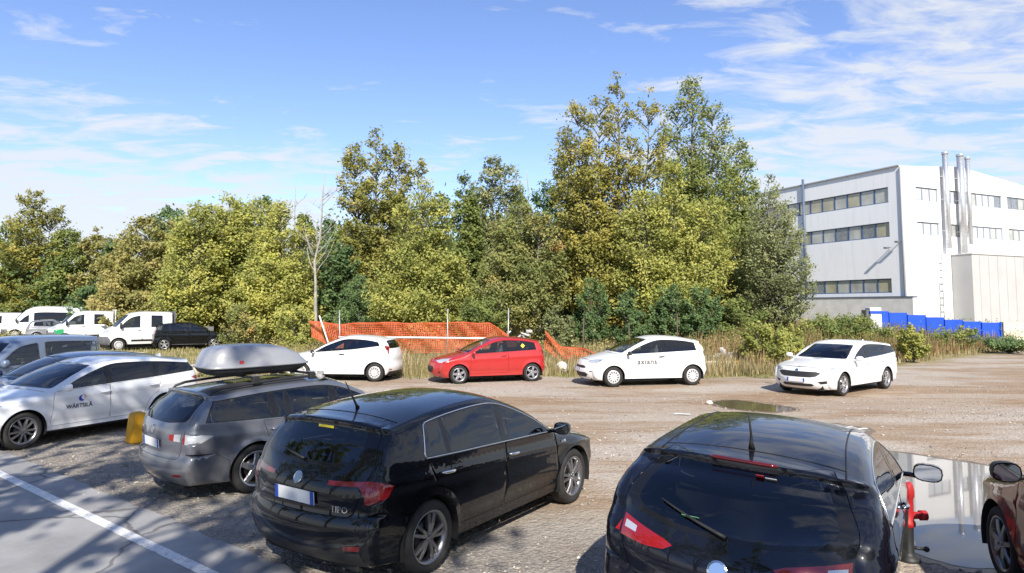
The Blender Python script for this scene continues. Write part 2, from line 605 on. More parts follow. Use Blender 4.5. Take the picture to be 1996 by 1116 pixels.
def road_material():
    k = shader('asphalt')
    pos = k.n('ShaderNodeNewGeometry').outputs['Position']
    n = k.noise(pos, 1.2, 7, .6)
    f = k.noise(pos, 160, 3, .6)
    vo = k.n('ShaderNodeTexVoronoi'); vo.feature = 'DISTANCE_TO_EDGE'; vo.inputs['Scale'].default_value = .55
    wob = k.n('ShaderNodeMixRGB'); wob.inputs[0].default_value = .22
    nz = k.n('ShaderNodeTexNoise'); nz.inputs['Scale'].default_value = 2.5; nz.inputs['Detail'].default_value = 6
    k.l(pos, nz.inputs['Vector']); k.l(pos, wob.inputs[1]); k.l(nz.outputs['Color'], wob.inputs[2]); k.l(wob.outputs[0], vo.inputs['Vector'])
    crack = k.ramp(vo.outputs['Distance'], [(.004, (.35, .35, .35)), (.012, (1, 1, 1))])
    c = k.ramp(k.math('ADD', k.math('MULTIPLY', n, .6), k.math('MULTIPLY', f, .4)), [(.35, (.22, .217, .215)), (.5, (.305, .302, .30)), (.66, (.39, .385, .38))])
    k.l(k.mix(.8, c, crack, 'MULTIPLY'), k.b.inputs['Base Color'])
    k.b.inputs['Roughness'].default_value = .9
    k.bump(f, .35, .01)
    return k.m


def build_road():
    ts = np.arange(-60, 90, .12)
    e = LINE + .42
    edge, inner = [], []
    rs = np.random.default_rng(3)
    w = np.cumsum(rs.normal(0, .02, len(ts))); w -= np.linspace(w[0], w[-1], len(w))
    fine = rs.normal(0, .022, len(ts))
    fine = np.convolve(fine, [.25, .5, .25], 'same')
    for t, a, b in zip(ts, w, fine):
        p = RD * t + RN * (e + np.clip(a, -.12, .12) + b)
        edge.append((p.x, p.y, .014))
        q = RD * t + RN * (LINE - 7.2)
        inner.append((q.x, q.y, .014))
    n = len(ts)
    V = edge + inner + [(x, y, -.03) for x, y, z in edge]
    F = [(i, n + i, n + i + 1, i + 1) for i in range(n - 1)] + [(i, i + 1, 2 * n + i + 1, 2 * n + i) for i in range(n - 1)]
    me = bpy.data.meshes.new('road'); me.from_pydata(V, [], F); me.update()
    tag(link('road', me, road_material()), kind='structure')
    k = shader('road_paint')
    pos = k.n('ShaderNodeNewGeometry').outputs['Position']
    wear = k.ramp(k.noise(pos, 28, 6, .7), [(.36, (.34, .335, .33)), (.47, (.72, .72, .71))])
    k.l(wear, k.b.inputs['Base Color']); k.b.inputs['Roughness'].default_value = .7
    for off, nm in ((0, 'edge_line'),):
        V, F = [], []
        tt = np.arange(-50, 80, .5)
        for t in tt:
            for d in (-.065, .065):
                p = RD * t + RN * (LINE + off + d); V.append((p.x, p.y, .018))
        F = [(2 * i, 2 * i + 1, 2 * i + 3, 2 * i + 2) for i in range(len(tt) - 1)]
        me = bpy.data.meshes.new(nm); me.from_pydata(V, [], F); me.update()
        tag(link(nm, me, k.m), kind='structure')


build_road()


# ------------------------------------------------------------------ puddles
PUDDLES = []


def puddle(name, pts, seed, base=(.25, .235, .21), wob=.05, rough=.03):
    rs = np.random.default_rng(seed)
    P = np.array([(p.x, p.y) for p in pts])
    P = catmull(np.vstack([P, P[:1]]), 14)[:-1]
    c = P.mean(0)
    n = len(P)
    ph = rs.uniform(0, 6.28, 6)
    k = sum(np.sin(np.linspace(0, 2 * math.pi, n, endpoint=False) * f + p_) / f ** .7 for f, p_ in zip((3, 5, 9, 14, 23, 37), ph))
    P = c + (P - c) * (1 + wob * k * .35)[:, None]
    PUDDLES.append(P)
    # wet mud along the shore
    k2 = sum(np.sin(np.linspace(0, 2 * math.pi, n, endpoint=False) * f + p_ * 2) for f, p_ in zip((4, 7, 13, 29), ph)) / 4
    rim = P + (P - c) / np.linalg.norm(P - c, axis=1)[:, None] * (.16 + .10 * k2)[:, None]
    mm = bpy.data.meshes.new('wet_mud'); mm.from_pydata([(x, y, .0035) for x, y in rim], [], [tuple(range(n))]); mm.update()
    tag(link('wet_mud', mm, pmat('wet_mud', (.16, .115, .075), .45, noise=.4, nscale=3, bump=.4, bscale=25)), kind='structure')
    V = [(x, y, .006) for x, y in P]
    me = bpy.data.meshes.new(name); me.from_pydata(V, [], [tuple(range(n))]); me.update()
    if 'muddy_water' + str(base) not in MATS:
        s = shader('muddy_water' + str(base))
        pos = s.n('ShaderNodeNewGeometry').outputs['Position']
        s.l(s.ramp(s.noise(pos, .8, 4), [(.35, tuple(b * .85 for b in base)), (.65, base)]), s.b.inputs['Base Color'])
        s.b.inputs['Roughness'].default_value = rough
        s.b.inputs['IOR'].default_value = 1.36
        s.b.inputs['Coat Weight'].default_value = 0; s.b.inputs['Coat Roughness'].default_value = .02; s.b.inputs['Coat IOR'].default_value = 1.5
    o = link(name, me, MATS['muddy_water' + str(base)])
    tag(o, kind='structure')
    return o


puddle('puddle', [ground(*p) for p in ((1560, 866), (1700, 876), (1850, 897), (2000, 925), (2140, 985), (2080, 1080), (1960, 1108), (1850, 1100), (1740, 1060), (1600, 960))], 1, wob=.03)
puddle('puddle', [ground(*p) for p in ((1388, 784), (1430, 780), (1490, 787), (1545, 797), (1500, 802), (1420, 795))], 2, (.13, .10, .06), .06, .08)
puddle('puddle', [ground(*p) for p in ((1580, 826), (1640, 828), (1690, 840), (1640, 846), (1570, 838))], 4, (.27, .235, .19), .05, .2)


# ------------------------------------------------------------------ the factory
def factory():
    M_WALL = None
    k = shader('factory_render')
    pos = k.n('ShaderNodeTexCoord').outputs['Object']
    streak = k.noise(k.mapping(pos, (2.5, 2.5, .25)), 1.0, 6, .6)
    k.l(k.ramp(streak, [(.28, (.76, .755, .745)), (.5, (.84, .84, .83))]), k.b.inputs['Base Color'])
    k.b.inputs['Roughness'].default_value = .8
    M_WALL = k.m
    k = shader('concrete_base')
    pos = k.n('ShaderNodeTexCoord').outputs['Object']
    k.l(k.ramp(k.noise(pos, 1.5, 8, .65), [(.3, (.56, .545, .52)), (.6, (.68, .67, .65)), (.8, (.72, .71, .69))]), k.b.inputs['Base Color'])
    M_BASE = k.m
    M_CLAD = pmat('annex_cladding', (.45, .445, .43), .7, noise=.06, nscale=.6)
    M_BLUE = pmat('window_blue', (.05, .10, .22), .5)
    M_PIPE = pmat('steel_flue', (.62, .63, .64), .35, .7, noise=.1)
    M_DRAIN = pmat('downpipe_blue', (.10, .13, .19), .5)
    M_PANE = pmat('pane_blind', (.42, .42, .37), .25, 0, 1, noise=.25, nscale=.9)
    M_PANE2 = pmat('pane_yellow_blind', (.40, .37, .25), .25, 0, 1, noise=.2, nscale=.9)
    M_PANER = pmat('pane_pale_reflection', (.55, .57, .58), .2, 0, 1, noise=.2, nscale=.7)  # whitish reflection on the right facade painted as pane colour
    M_BLUER = pmat('window_grey', (.22, .25, .30), .5)
    M_PANE3 = pmat('pane_dark', (.20, .215, .22), .08, 0, 1, noise=.2)
    corner = at(1764, 597, 50)
    ang = math.atan2(.411, .912)
    b = empty('factory', (corner.x, corner.y, .4), ang)
    tag(b, 'white three-storey factory with bands of blue-framed windows and steel flues', 'building')
    z0 = .4
    H0, HP, W1, D1 = 12.75, 13.3, 28.0, 40.0
    kp = 7.2
    # walls as slabs with real window openings
    rows = [(3.15, 4.25), (7.45, 8.60), (10.10, 11.30)]
    th = .30

    def wall(name, span, openings, to, top):
        """span along u; openings (u0,u1,z0,z1); wall with reveals"""
        us = sorted({0, span, *[u for o in openings for u in o[:2]], *([kp] if top else [])})
        zs = sorted({0, *[z for o in openings for z in o[2:]]})
        m = MB()
        def tz(u):
            if not top: return H0
            return H0 + (HP - H0) * (u / kp) if u <= kp else HP - (u - kp) * .105
        for i in range(len(us) - 1):
            u0, u1 = us[i], us[i + 1]
            for j in range(len(zs)):
                a = zs[j]
                c = zs[j + 1] if j + 1 < len(zs) else None
                mu, mz = (u0 + u1) / 2, (a + (c if c is not None else a + .1)) / 2
                if any(o[0] < mu < o[1] and o[2] < mz < o[3] for o in openings):
                    continue
                q = [(u0, a), (u1, a), (u1, c if c is not None else tz(u1)), (u0, c if c is not None else tz(u0))]
                V = [to(u, 0, z) for u, z in q] + [to(u, th, z) for u, z in q]
                m.add(V, [(0, 1, 2, 3), (7, 6, 5, 4), (0, 4, 5, 1), (1, 5, 6, 2), (2, 6, 7, 3), (3, 7, 4, 0)])
        return m.build(name, M_WALL, b)
    toL = lambda u, d, z: (d, u + .001, z)           # left facade: x=0 plane, runs along local y
    toR = lambda u, d, z: (u + .001, d - .002, z)    # right facade: y=0 plane
    openL = [(1.0, 17.0, a, c) for a, c in rows]
    openR = []
    for (a, c) in rows[1:]:
        for (u0, u1) in ((1.75, 4.4), (5.1, 7.9), (8.5, 12.6), (13.3, 17.5), (18.2, 22.4)):
            openR.append((u0, u1, a + .15, c))
    wall('wall', D1, openL, toL, False)
    wall('wall', W1, openR, toR, True)
    # roof and back
    rf = MB()
    rf.add([(0.1, 0.1, H0 - .1), (kp, .1, HP - .1), (W1, .1, HP - .1 - (W1 - kp) * .105), (W1, D1, HP - .1 - (W1 - kp) * .105), (kp, D1, HP - .1), (.1, D1, H0 - .1)], [(0, 1, 4, 5), (1, 2, 3, 4)])
    rf.build('roof', pmat('roof_sheet', (.35, .35, .35), .7), b)
    cp = MB()
    cp.box((-.04, D1 / 2, H0 + .04), (.20, D1, .09))
    cp.build('coping', pmat('coping_grey', (.38, .39, .41), .5), b)
    MB().box((.35, D1 / 2, 6), (.02, D1 - 1, 12)).build('inner_screen', M_UNDER, b)
    MB().box((W1 / 2, .40, 6), (W1 - 1, .02, 11)).build('inner_screen', M_UNDER, b)

    def window(op, to, n, seed, pale=False):
        M_BLUE_ = M_BLUER if pale else M_BLUE
        rs = np.random.default_rng(seed)
        u0, u1, a, c = op
        fr = MB()
        t = .07
        def bar(ua, ub, za, zb, d0, d1):
            V = [to(u, d, z) for d in (d0, d1) for u, z in ((ua, za), (ub, za), (ub, zb), (ua, zb))]
            fr.add(V, [(0, 1, 2, 3), (7, 6, 5, 4), (0, 4, 5, 1), (1, 5, 6, 2), (2, 6, 7, 3), (3, 7, 4, 0)])
        bar(u0, u1, a, a + t, .10, .16); bar(u0, u1, c - t, c, .10, .16)
        bar(u0, u0 + t, a + t, c - t, .10, .16); bar(u1 - t, u1, a + t, c - t, .10, .16)
        w = fr.build('window', M_BLUE_, b)
        step = (u1 - u0) / n
        for i in range(n):
            pu0, pu1 = u0 + i * step + .05, u0 + (i + 1) * step - .05
            if i:
                um = u0 + i * step
                V = [to(u, d, z) for d in (.095, .165) for u, z in ((um - .05, a + t), (um + .05, a + t), (um + .05, c - t), (um - .05, c - t))]
                MB().add(V, [(0, 1, 2, 3), (7, 6, 5, 4), (0, 4, 5, 1), (1, 5, 6, 2), (2, 6, 7, 3), (3, 7, 4, 0)]).build('mullion', M_BLUE_, w)
            V = [to(pu0, .13, a + t), to(pu1, .13, a + t), to(pu1, .13, c - t), to(pu0, .13, c - t)]
            V += [to(pu0, .15, a + t), to(pu1, .15, a + t), to(pu1, .15, c - t), to(pu0, .15, c - t)]
            mt = [M_PANER, M_PANE, M_PANE3][rs.choice(3, p=[.6, .2, .2])] if pale else [M_PANE, M_PANE2, M_PANE3][rs.choice(3, p=[.5, .35, .15])]
            MB().add(V, [(0, 1, 2, 3), (7, 6, 5, 4)]).build('pane', mt, w)
    for i, o in enumerate(openL): window(o, toL, 13, i)
    for i, o in enumerate(openR): window(o, toR, max(2, int(round((o[1] - o[0]) / .85))), 20 + i, True)
    # concrete plinth, downpipes, flues, lamps
    MB().box((-.30, 9.0, 1.35), (.45, 20.0, 2.9)).build('plinth', M_BASE, b)
    MB().box((-.30, 9.0, 2.83), (.55, 20.1, .08)).build('plinth_cap', M_DRAIN, b)
    for y, t in ((8.9, .11),):
        MB().tube([(-.16, y, 2.9), (-.16, y, H0 + .5)], t, 10).build('downpipe', M_DRAIN, b)
    MB().tube([(-.05, -.12, 0), (-.05, -.12, H0 - .1)], .09, 8).build('downpipe', pmat('downpipe_grey', (.42, .41, .40), .5), b)
    for x, zlo, zt, r_ in ((4.75, 6.6, 14.15, .20), (6.6, 6.3, 14.15, .24), (7.5, 7.0, 14.0, .17)):
        f = MB().tube([(x, -.45, zlo), (x, -.45, zt)], r_, 14).build('flue', M_PIPE, b)
        MB().lathe([(r_ + .03, zt - .16), (r_ + .05, zt - .14), (r_ + .05, zt), (r_ + .01, zt + .02)], 14, 'z', (x, -.45, 0)).build('flue_cap', M_PIPE, f)
        for zz in (8, 10.5, 12.3):
            MB().box((x, -.22, zz), (.12, .44, .06)).build('bracket', M_PIPE, f)
    for (x, y, z) in ((-.5, .9, 6.6), (-.35, .1, 7.0)):
        m = MB(); m.box((x + .22, y, z), (.45, .05, .05)); m.box((x - .08, y, z - .05), (.34, .24, .12), bev=.02)
        m.build('wall_lamp', M_GREYPL, b)
    # low clad annex against the right facade
    an = MB().box((16.7, -1.3, 2.95), (25.4, 2.5, 6.1)); an = an.build('annex', M_CLAD, b)
    MB().box((3.1, -.55, 3.0), (1.7, 1.0, 6.1)).build('annex_end', M_WALL, b)
    for i in range(14):
        MB().box((4.9 + i * 1.1, -2.56, 2.95), (.05, .03, 6.05)).build('cladding_rib', M_CLAD, an)
    MB().box((16.7, -1.32, 6.03), (25.5, 2.6, .08)).build('annex_coping', pmat('coping_light', (.55, .54, .51), .6), an)
    lv = MB()
    for i in range(9):
        lv.box((2.8, -1.08, 1.3 + i * .5), (.5, .06, .10))
    for i in range(9):
        MB().box((2.62, -1.08, 1.2 + i * .52), (.42, .05, .09)).build('rung', M_PIPE, b)
    for x in (2.42, 2.82):
        MB().tube([(x, -1.1, .4), (x, -1.1, 6.6)], .025, 6).build('ladder_rail', M_PIPE, b)
    return b


factory()


def blue_panels():
    a, c = at(1698, 640, 41), at(1950, 645, 41)
    root = empty('blue_hoarding', (a.x, a.y, 0))
    tag(root, 'bright blue hoarding of flat panels in front of the factory', 'fence')
    m = pmat('hoarding_blue', (.012, .075, .50), .45, noise=.12, nscale=1.5)
    n = 7
    W = (c.x - a.x) / n
    for i in range(n):
        zz = float(gz(a.x + W * (i + .5), a.y))
        MB().box((W * (i + .5), .02 * (i % 2), zz + .78), (W - .03, .05, 1.45), bev=.01).build('panel', m, root)
        MB().box((W * i, -.05, zz + .76), (.07, .08, 1.52)).build('post', m, root)
    zz = float(gz(c.x, a.y))
    MB().box((W * n, -.05, zz + .78), (.07, .08, 1.56)).build('post', m, root)
    w = at(1975, 640, 43)
    o = MB().box((0, 0, .75), (4.2, .25, 1.5)).build('garden_wall', pmat('cream_wall', (.58, .54, .42), .8, noise=.25, nscale=2, bump=.3, bscale=8))
    o.location = (w.x + 1.4, w.y, float(gz(w.x, w.y)))
    tag(o, 'low weathered cream wall beyond the end of the blue hoarding', 'wall')
    # two small containers stacked with white lids seen over the weeds
    p = at(1702, 602, 40.2)
    t = tag(empty('water_tank', (p.x, p.y, float(gz(p.x, p.y)))), 'small white and blue container poking up beside the blue hoarding', 'container')
    MB().box((0, 0, 1.0), (.7, .6, 1.5), bev=.08).build('tank', pmat('tank_white', (.7, .7, .72), .5), t)
    MB().box((0, -.01, 1.45), (.72, .63, .18), bev=.03).build('band', m, t)
    MB().box((-.45, 0, 1.35), (.3, .4, .5), .3, bev=.04).build('spout', M_GREYPL, t)


blue_panels()


# ------------------------------------------------------------------ vegetation
def leaf_material(name, stops, trans=.42):
    k = shader(name)
    at_ = k.n('ShaderNodeAttribute'); at_.attribute_name = 'tint'
    col = k.ramp(at_.outputs['Fac'], stops)
    k.l(col, k.b.inputs['Base Color'])
    k.b.inputs['Roughness'].default_value = .6
    k.b.inputs['Specular IOR Level'].default_value = .3
    out = k.nt.nodes['Material Output']
    tr = k.n('ShaderNodeBsdfTranslucent'); k.l(col, tr.inputs['Color'])
    mx = k.n('ShaderNodeMixShader'); mx.inputs[0].default_value = trans
    k.l(k.b.outputs[0], mx.inputs[1]); k.l(tr.outputs[0], mx.inputs[2]); k.l(mx.outputs[0], out.inputs[0])
    return k.m


LF = {
    'olive': leaf_material('leaf_olive', [(0, (0.120, 0.141, 0.037)), (.45, (0.301, 0.298, 0.076)), (.8, (0.472, 0.416, 0.104)), (1, (0.600, 0.492, 0.113))]),
    'yellow': leaf_material('leaf_yellow_green', [(0, (0.164, 0.197, 0.046)), (.45, (0.398, 0.415, 0.113)), (.8, (0.592, 0.555, 0.153)), (1, (0.600, 0.618, 0.132))]),
    'green': leaf_material('leaf_green', [(0, (0.099, 0.136, 0.042)), (.5, (0.247, 0.299, 0.086)), (.85, (0.398, 0.410, 0.113)), (1, (0.537, 0.454, 0.132))]),
    'dark': leaf_material('leaf_dark', [(0, (0.068, 0.115, 0.046)), (.5, (0.164, 0.251, 0.096)), (.9, (0.281, 0.366, 0.131)), (1, (0.340, 0.385, 0.134))]),
    'grey': leaf_material('leaf_grey_green', [(0, (0.129, 0.150, 0.064)), (.5, (0.295, 0.322, 0.138)), (.85, (0.443, 0.452, 0.211)), (1, (0.536, 0.497, 0.259))]),
    'rust': leaf_material('leaf_rust', [(0, (0.130, 0.165, 0.052)), (.45, (0.301, 0.324, 0.104)), (.75, (0.452, 0.391, 0.140)), (1, (0.563, 0.308, 0.120))]),
    'brown': leaf_material('leaf_brown_olive', [(0, (0.162, 0.162, 0.053)), (.5, (0.370, 0.350, 0.113)), (.85, (0.549, 0.454, 0.180)), (1, (0.600, 0.511, 0.227))]),
    'straw': leaf_material('straw', [(0, (0.160, 0.150, 0.060)), (.4, (0.350, 0.290, 0.140)), (.8, (0.500, 0.400, 0.220)), (1, (0.560, 0.460, 0.300))], .2),
    'field': leaf_material('field_grass', [(0, (0.120, 0.145, 0.040)), (.4, (0.280, 0.260, 0.100)), (.8, (0.440, 0.370, 0.190)), (1, (0.520, 0.440, 0.270))], .2),
    'weed': leaf_material('weed_red', [(0, (0.090, 0.120, 0.035)), (.4, (0.220, 0.175, 0.070)), (.75, (0.340, 0.220, 0.100)), (1, (0.440, 0.290, 0.160))], .2),
}
M_BARK = pmat('bark_grey', (.13, .115, .095), .9, noise=.45, nscale=5, bump=.6, bscale=14)
M_BARKPALE = pmat('bark_pale', (.34, .31, .265), .85, noise=.35, nscale=4, bump=.4, bscale=12)


def leaves_mesh(C, size, tint, rs, up=.35, aspect=1.6, face=None):
    """a small folded leaf at each point"""
    n = len(C)
    a = rs.normal(size=(n, 3)); a[:, 2] *= .8
    a /= np.linalg.norm(a, axis=1)[:, None]
    nrm = rs.normal(size=(n, 3)) * (.75 if face is not None else 1) + np.array([0, -.25, up])
    if face is not None:
        nrm += face * 1.1
    b = np.cross(nrm, a); b /= np.maximum(np.linalg.norm(b, axis=1), 1e-6)[:, None]
    s = (size * rs.uniform(.65, 1.35, n))[:, None]
    V = np.stack([C - a * s * .5, C + b * s * .5 / aspect + a * s * .05, C + a * s * .5, C - b * s * .5 / aspect + a * s * .05], 1).reshape(-1, 3)
    F = np.arange(4 * n).reshape(-1, 4)
    me = mesh_np('leaves', V, F)
    at_ = me.attributes.new('tint', 'FLOAT', 'POINT')
    at_.data.foreach_set('value', np.repeat(np.clip(tint, 0, 1), 4).astype(np.float32))
    return me


def sticks(A, B, ra, rb):
    """thin three-sided limbs from points A to B"""
    d = B - A
    d /= np.maximum(np.linalg.norm(d, axis=1), 1e-6)[:, None]
    h = np.where(np.abs(d[:, 2:3]) < .9, np.array([[0, 0, 1.]]), np.array([[1., 0, 0]]))
    x = np.cross(d, h); x /= np.maximum(np.linalg.norm(x, axis=1), 1e-6)[:, None]
    y = np.cross(d, x)
    V = []
    for P, r_ in ((A, ra), (B, rb)):
        for k in range(3):
            t = 2 * math.pi * k / 3
            V.append(P + (x * math.cos(t) + y * math.sin(t)) * np.reshape(r_, (-1, 1)))
    V = np.stack(V, 1).reshape(-1, 3)
    o = (np.arange(len(A)) * 6)[:, None]
    F = np.concatenate([o + np.array([[0, 1, 4, 3]]), o + np.array([[1, 2, 5, 4]]), o + np.array([[2, 0, 3, 5]])])
    return V, F


def tree(name, label, base, H, plumes, leaf, n, size, seed, group=None, cat='tree', bark=None, clump=(.50, .26), low=.06, trunk_r=None, sweep=.5, bias=.0, droop=0.0, dens=1.0, spread_t=.28):
    """plumes: (dx, dy, bottom fraction, top fraction, radius) upright parts of the crown"""
    rs = np.random.default_rng(seed)
    root = tag(empty(name, base), label, cat, group)
    tr = trunk_r or max(.06, H * .014)
    bark = bark or M_BARK
    P = np.array(plumes, float)
    wgt = P[:, 4] ** .9 * (P[:, 3] - P[:, 2]) * H
    wgt /= wgt.sum()
    per = 95
    nc = max(10, int(n / per))
    pi = rs.choice(len(P), nc, p=wgt)
    h = rs.beta(1.25, 1.05, nc)
    rad = np.where(h < .28, .25 * (h / .28) ** .55 + .75 * (h / .28) ** .3, ((1 - h) / .72) ** .48)
    rad = np.clip(rad, .10, 1) * P[pi, 4] * rs.uniform(.6, 1.18, nc)
    z = (P[pi, 2] + (P[pi, 3] - P[pi, 2]) * h) * H
    # plume axes start near the trunk and lean out
    lean = np.clip((z / H - .08) / .6, 0, 1) ** .8
    ax = P[pi, 0] * lean; ay = P[pi, 1] * lean
    th = rs.uniform(0, 2 * math.pi, nc)
    cx, cy = ax + np.cos(th) * rad, ay + np.sin(th) * rad
    rise = rad * (sweep * .9 - droop * .8) + rs.normal(0, .12, nc)
    C = np.stack([cx, cy, np.maximum(z + rise * .5, .25)], 1)          # bough ends
    za = np.maximum(C[:, 2] - rad * (.35 + sweep) - .15, .06 * H)
    za = np.minimum(za, C[:, 2] + droop * rad)
    la = np.clip((za / H - .08) / .6, 0, 1) ** .8
    A = np.stack([P[pi, 0] * la, P[pi, 1] * la, za], 1)                # where boughs leave the stem
    out = C - A
    blen = np.maximum(np.linalg.norm(out, axis=1), .05)
    out = out / blen[:, None]
    m = rs.poisson(per * dens * np.clip(blen / blen.mean(), .5, 1.5), nc)
    idx = np.repeat(np.arange(nc), m)
    sc = np.clip(P[pi, 4] / 1.8, .45, 1.3)
    t = 1.06 - np.abs(rs.normal(0, .30, len(idx)))
    t = np.clip(t, .12, 1.1)
    wide = np.sin(np.clip(t, 0, 1) * 2.75) * .9 + .25
    sd = np.stack([-np.sin(th), np.cos(th), 0 * th], 1)
    LP = A[idx] + (C - A)[idx] * t[:, None]
    LP += sd[idx] * (rs.normal(0, clump[0] * .62, len(idx)) * wide * sc[idx])[:, None]
    LP += rs.normal(0, 1, (len(idx), 3)) * (clump[1] * .42 * sc[idx])[:, None]
    LP[:, 2] += np.abs(rs.normal(0, .10, len(idx)))
    LP[:, 2] = np.maximum(LP[:, 2], .08)
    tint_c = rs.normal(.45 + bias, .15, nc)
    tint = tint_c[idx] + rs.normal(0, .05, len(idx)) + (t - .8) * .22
    yel = rs.uniform(0, 1, nc) < .012
    tint = np.where(yel[idx], tint + .5, tint)
    face = out * .65 + np.array([0, 0, .35]) + np.array(sun_dir) * .55      # leaves turn out and towards the light
    link('crown', leaves_mesh(LP, size, tint, rs, face=face[idx]), LF[leaf], root)
    # trunk, one stem per tall plume
    mb = MB()
    zt = [0, .12, .3, .5, .7, .88]
    main = int(np.argmax(P[:, 3]))
    for j, p in enumerate(P):
        top = p[2] + (p[3] - p[2]) * .86
        pts, rr = [], []
        for f in np.linspace(0 if j == main else .10, top, 8):
            l = min(1, max(0, (f - .08) / .6)) ** .8
            pts.append((p[0] * l + rs.normal(0, .02) * f * H * .12, p[1] * l, f * H - (.15 if f == 0 else 0)))
            rr.append(max(.012, tr * (1 - f / top * .9) * (1 if j == main else .62)))
        mb.tube(pts, rr, 7, cap=False)
    mb.build('trunk', bark, root)
    # boughs
    V, F = sticks(A, C, tr * .16 + .006 + blen * .006, np.full(nc, .005))
    tag(link('branches', mesh_np('branches', V, F, True), bark, root), kind='stuff')
    return root


def T(px, top, D, wpx, leaf, n, label, name='poplar_tree', base_dx=0, tips=None, size=.17, seed=0, low=.05, **kw):
    """a tree measured in the photograph: where its axis stands, how high and how wide it is"""
    x = (px - IW / 2) / FPX * D
    zb = float(gz(x, D))
    H = at(px, top, D).z - zb
    r = wpx / FPX * D / 2
    if tips is None:
        plumes = [(0, 0, low, 1, r)]
        rs = np.random.default_rng(seed + 99)
        for k in range(3):
            a = rs.uniform(0, 6.28)
            plumes.append((math.cos(a) * r * .45, math.sin(a) * r * .45, low + .02, rs.uniform(.70, .90), r * .62))
    else:
        plumes = []
        for (tx, ty, lo, wr) in tips:
            plumes.append(((tx - px) / FPX * D, (hash((tx, ty)) % 7 - 3) * .25, lo, (at(tx, ty, D).z - zb) / H, wr / FPX * D))
    plumes = [(p[0], p[1], p[2], p[3], p[4] * ((2.1 if p[4] / D * FPX < 36 else 1.2) if tips else 1)) for p in plumes]
    return tree(name, label, (x, D, zb), H, plumes, leaf, int(n * 2.4), size * .98, seed, **kw)


GW = 'trees of the wood behind the field'
BG = 'slender background poplars of the wood'
T(12, 432, 68, 95, 'green', 5000, 'rounded green tree behind the white vans, next to the tall olive poplar', seed=1, size=.28, group=GW)
T(62, 376, 67, 125, 'olive', 9000, 'tall olive poplar tapering to a ragged tip behind the minibus', tips=[(70, 376, .05, 30), (92, 395, .08, 26), (45, 430, .05, 36), (70, 470, .04, 52), (35, 520, .03, 45)], seed=2, size=.26, group=GW)
T(130, 446, 66, 100, 'green', 7000, 'mid-green round-headed tree between tall olive poplar and brown willow', seed=3, size=.26, group=GW, name='broadleaf_tree')
T(188, 447, 66, 85, 'brown', 6000, 'brownish open-topped tree behind the crew-cab trucks', seed=4, size=.28, group=GW, name='broadleaf_tree')
T(262, 432, 50, 165, 'brown', 12000, 'broad brown-olive willow drooping behind the plain white truck', seed=5, size=.24, group=GW, name='willow_tree', sweep=.1, droop=.25, tips=[(285, 430, .05, 60), (240, 455, .05, 55), (330, 432, .06, 50), (215, 500, .03, 45)])
T(322, 412, 58, 80, 'dark', 6000, 'dark narrow-topped poplar rising behind the brown willow', seed=6, size=.27, group=GW, tips=[(303, 415, .1, 22), (328, 408, .1, 24), (350, 425, .1, 26)])
T(372, 398, 43, 100, 'yellow', 9000, 'pale yellow-green poplar behind the black crossover, silvery on its left edge', seed=7, size=.19, group=GW, bias=.05, tips=[(355, 430, .04, 42), (392, 402, .05, 30), (372, 415, .05, 34)])
T(425, 388, 45, 110, 'yellow', 11000, 'tallest of the yellow-green poplars behind the black crossover', seed=8, size=.19, group=GW, tips=[(452, 385, .05, 26), (425, 420, .05, 40), (410, 398, .06, 22), (478, 398, .05, 26)])
T(492, 390, 46, 80, 'yellow', 7000, 'slim yellow-green poplar beside the bright tree with low branches', seed=9, size=.19, group=GW, tips=[(487, 388, .05, 28), (512, 400, .05, 28)])
T(552, 402, 40, 150, 'yellow', 14000, 'bright yellow-green tree branching to the ground in front of the dead tree', seed=10, size=.17, group=GW, bias=.10, tips=[(553, 400, .02, 42), (528, 440, .02, 46), (585, 430, .02, 42), (550, 520, .01, 78)])
T(738, 268, 45, 160, 'olive', 15000, 'tall many-stemmed dark olive poplar beside the dead tree', seed=11, size=.20, group=GW, bias=.02, tips=[(682, 278, .10, 26), (735, 268, .10, 28), (776, 288, .12, 24), (812, 312, .14, 24), (710, 400, .05, 52), (765, 380, .05, 50), (690, 470, .03, 45)])
T(822, 358, 37, 210, 'yellow', 19000, 'broad pale-green tree branching down to the orange netting', seed=12, size=.155, group=GW, bias=-.04, name='broadleaf_tree', tips=[(825, 358, .03, 44), (790, 390, .03, 46), (862, 385, .03, 44), (820, 470, .01, 92), (770, 520, .01, 70), (880, 500, .01, 76)])
T(905, 345, 43, 90, 'green', 8000, 'green poplar between the broad pale-green tree and the weeping one', seed=13, size=.18, group=GW)
T(958, 303, 46, 130, 'grey', 11000, 'grey-green tree with weeping top behind the rusty-crowned tree', seed=14, size=.20, group=GW, name='weeping_tree', droop=.35, sweep=.2, tips=[(960, 303, .08, 42), (985, 318, .08, 34), (930, 345, .06, 42), (955, 420, .05, 60)])
T(1022, 388, 36, 150, 'rust', 14000, 'rusty-topped tree with bare pale lower trunk', seed=15, size=.15, group=GW, name='broadleaf_tree', bark=M_BARKPALE, low=.12, tips=[(1018, 388, .16, 44), (1050, 420, .14, 50), (985, 430, .14, 50), (1020, 470, .10, 74)])
T(1075, 338, 47, 100, 'dark', 8000, 'dark grey-green tree left of the great olive poplar', seed=16, size=.20, group=GW, name='broadleaf_tree', tips=[(1060, 350, .06, 40), (1100, 325, .06, 38), (1080, 400, .05, 55)])
T(1195, 147, 38, 230, 'olive', 22000, 'great olive-gold poplar with the highest tip of the wood', seed=17, size=.165, group=GW, bias=.12, tips=[(1206, 147, .10, 24), (1175, 180, .12, 30), (1128, 205, .12, 34), (1110, 250, .15, 30), (1265, 182, .12, 26), (1150, 290, .05, 60), (1230, 270, .05, 52), (1130, 420, .03, 75), (1210, 420, .03, 80)])
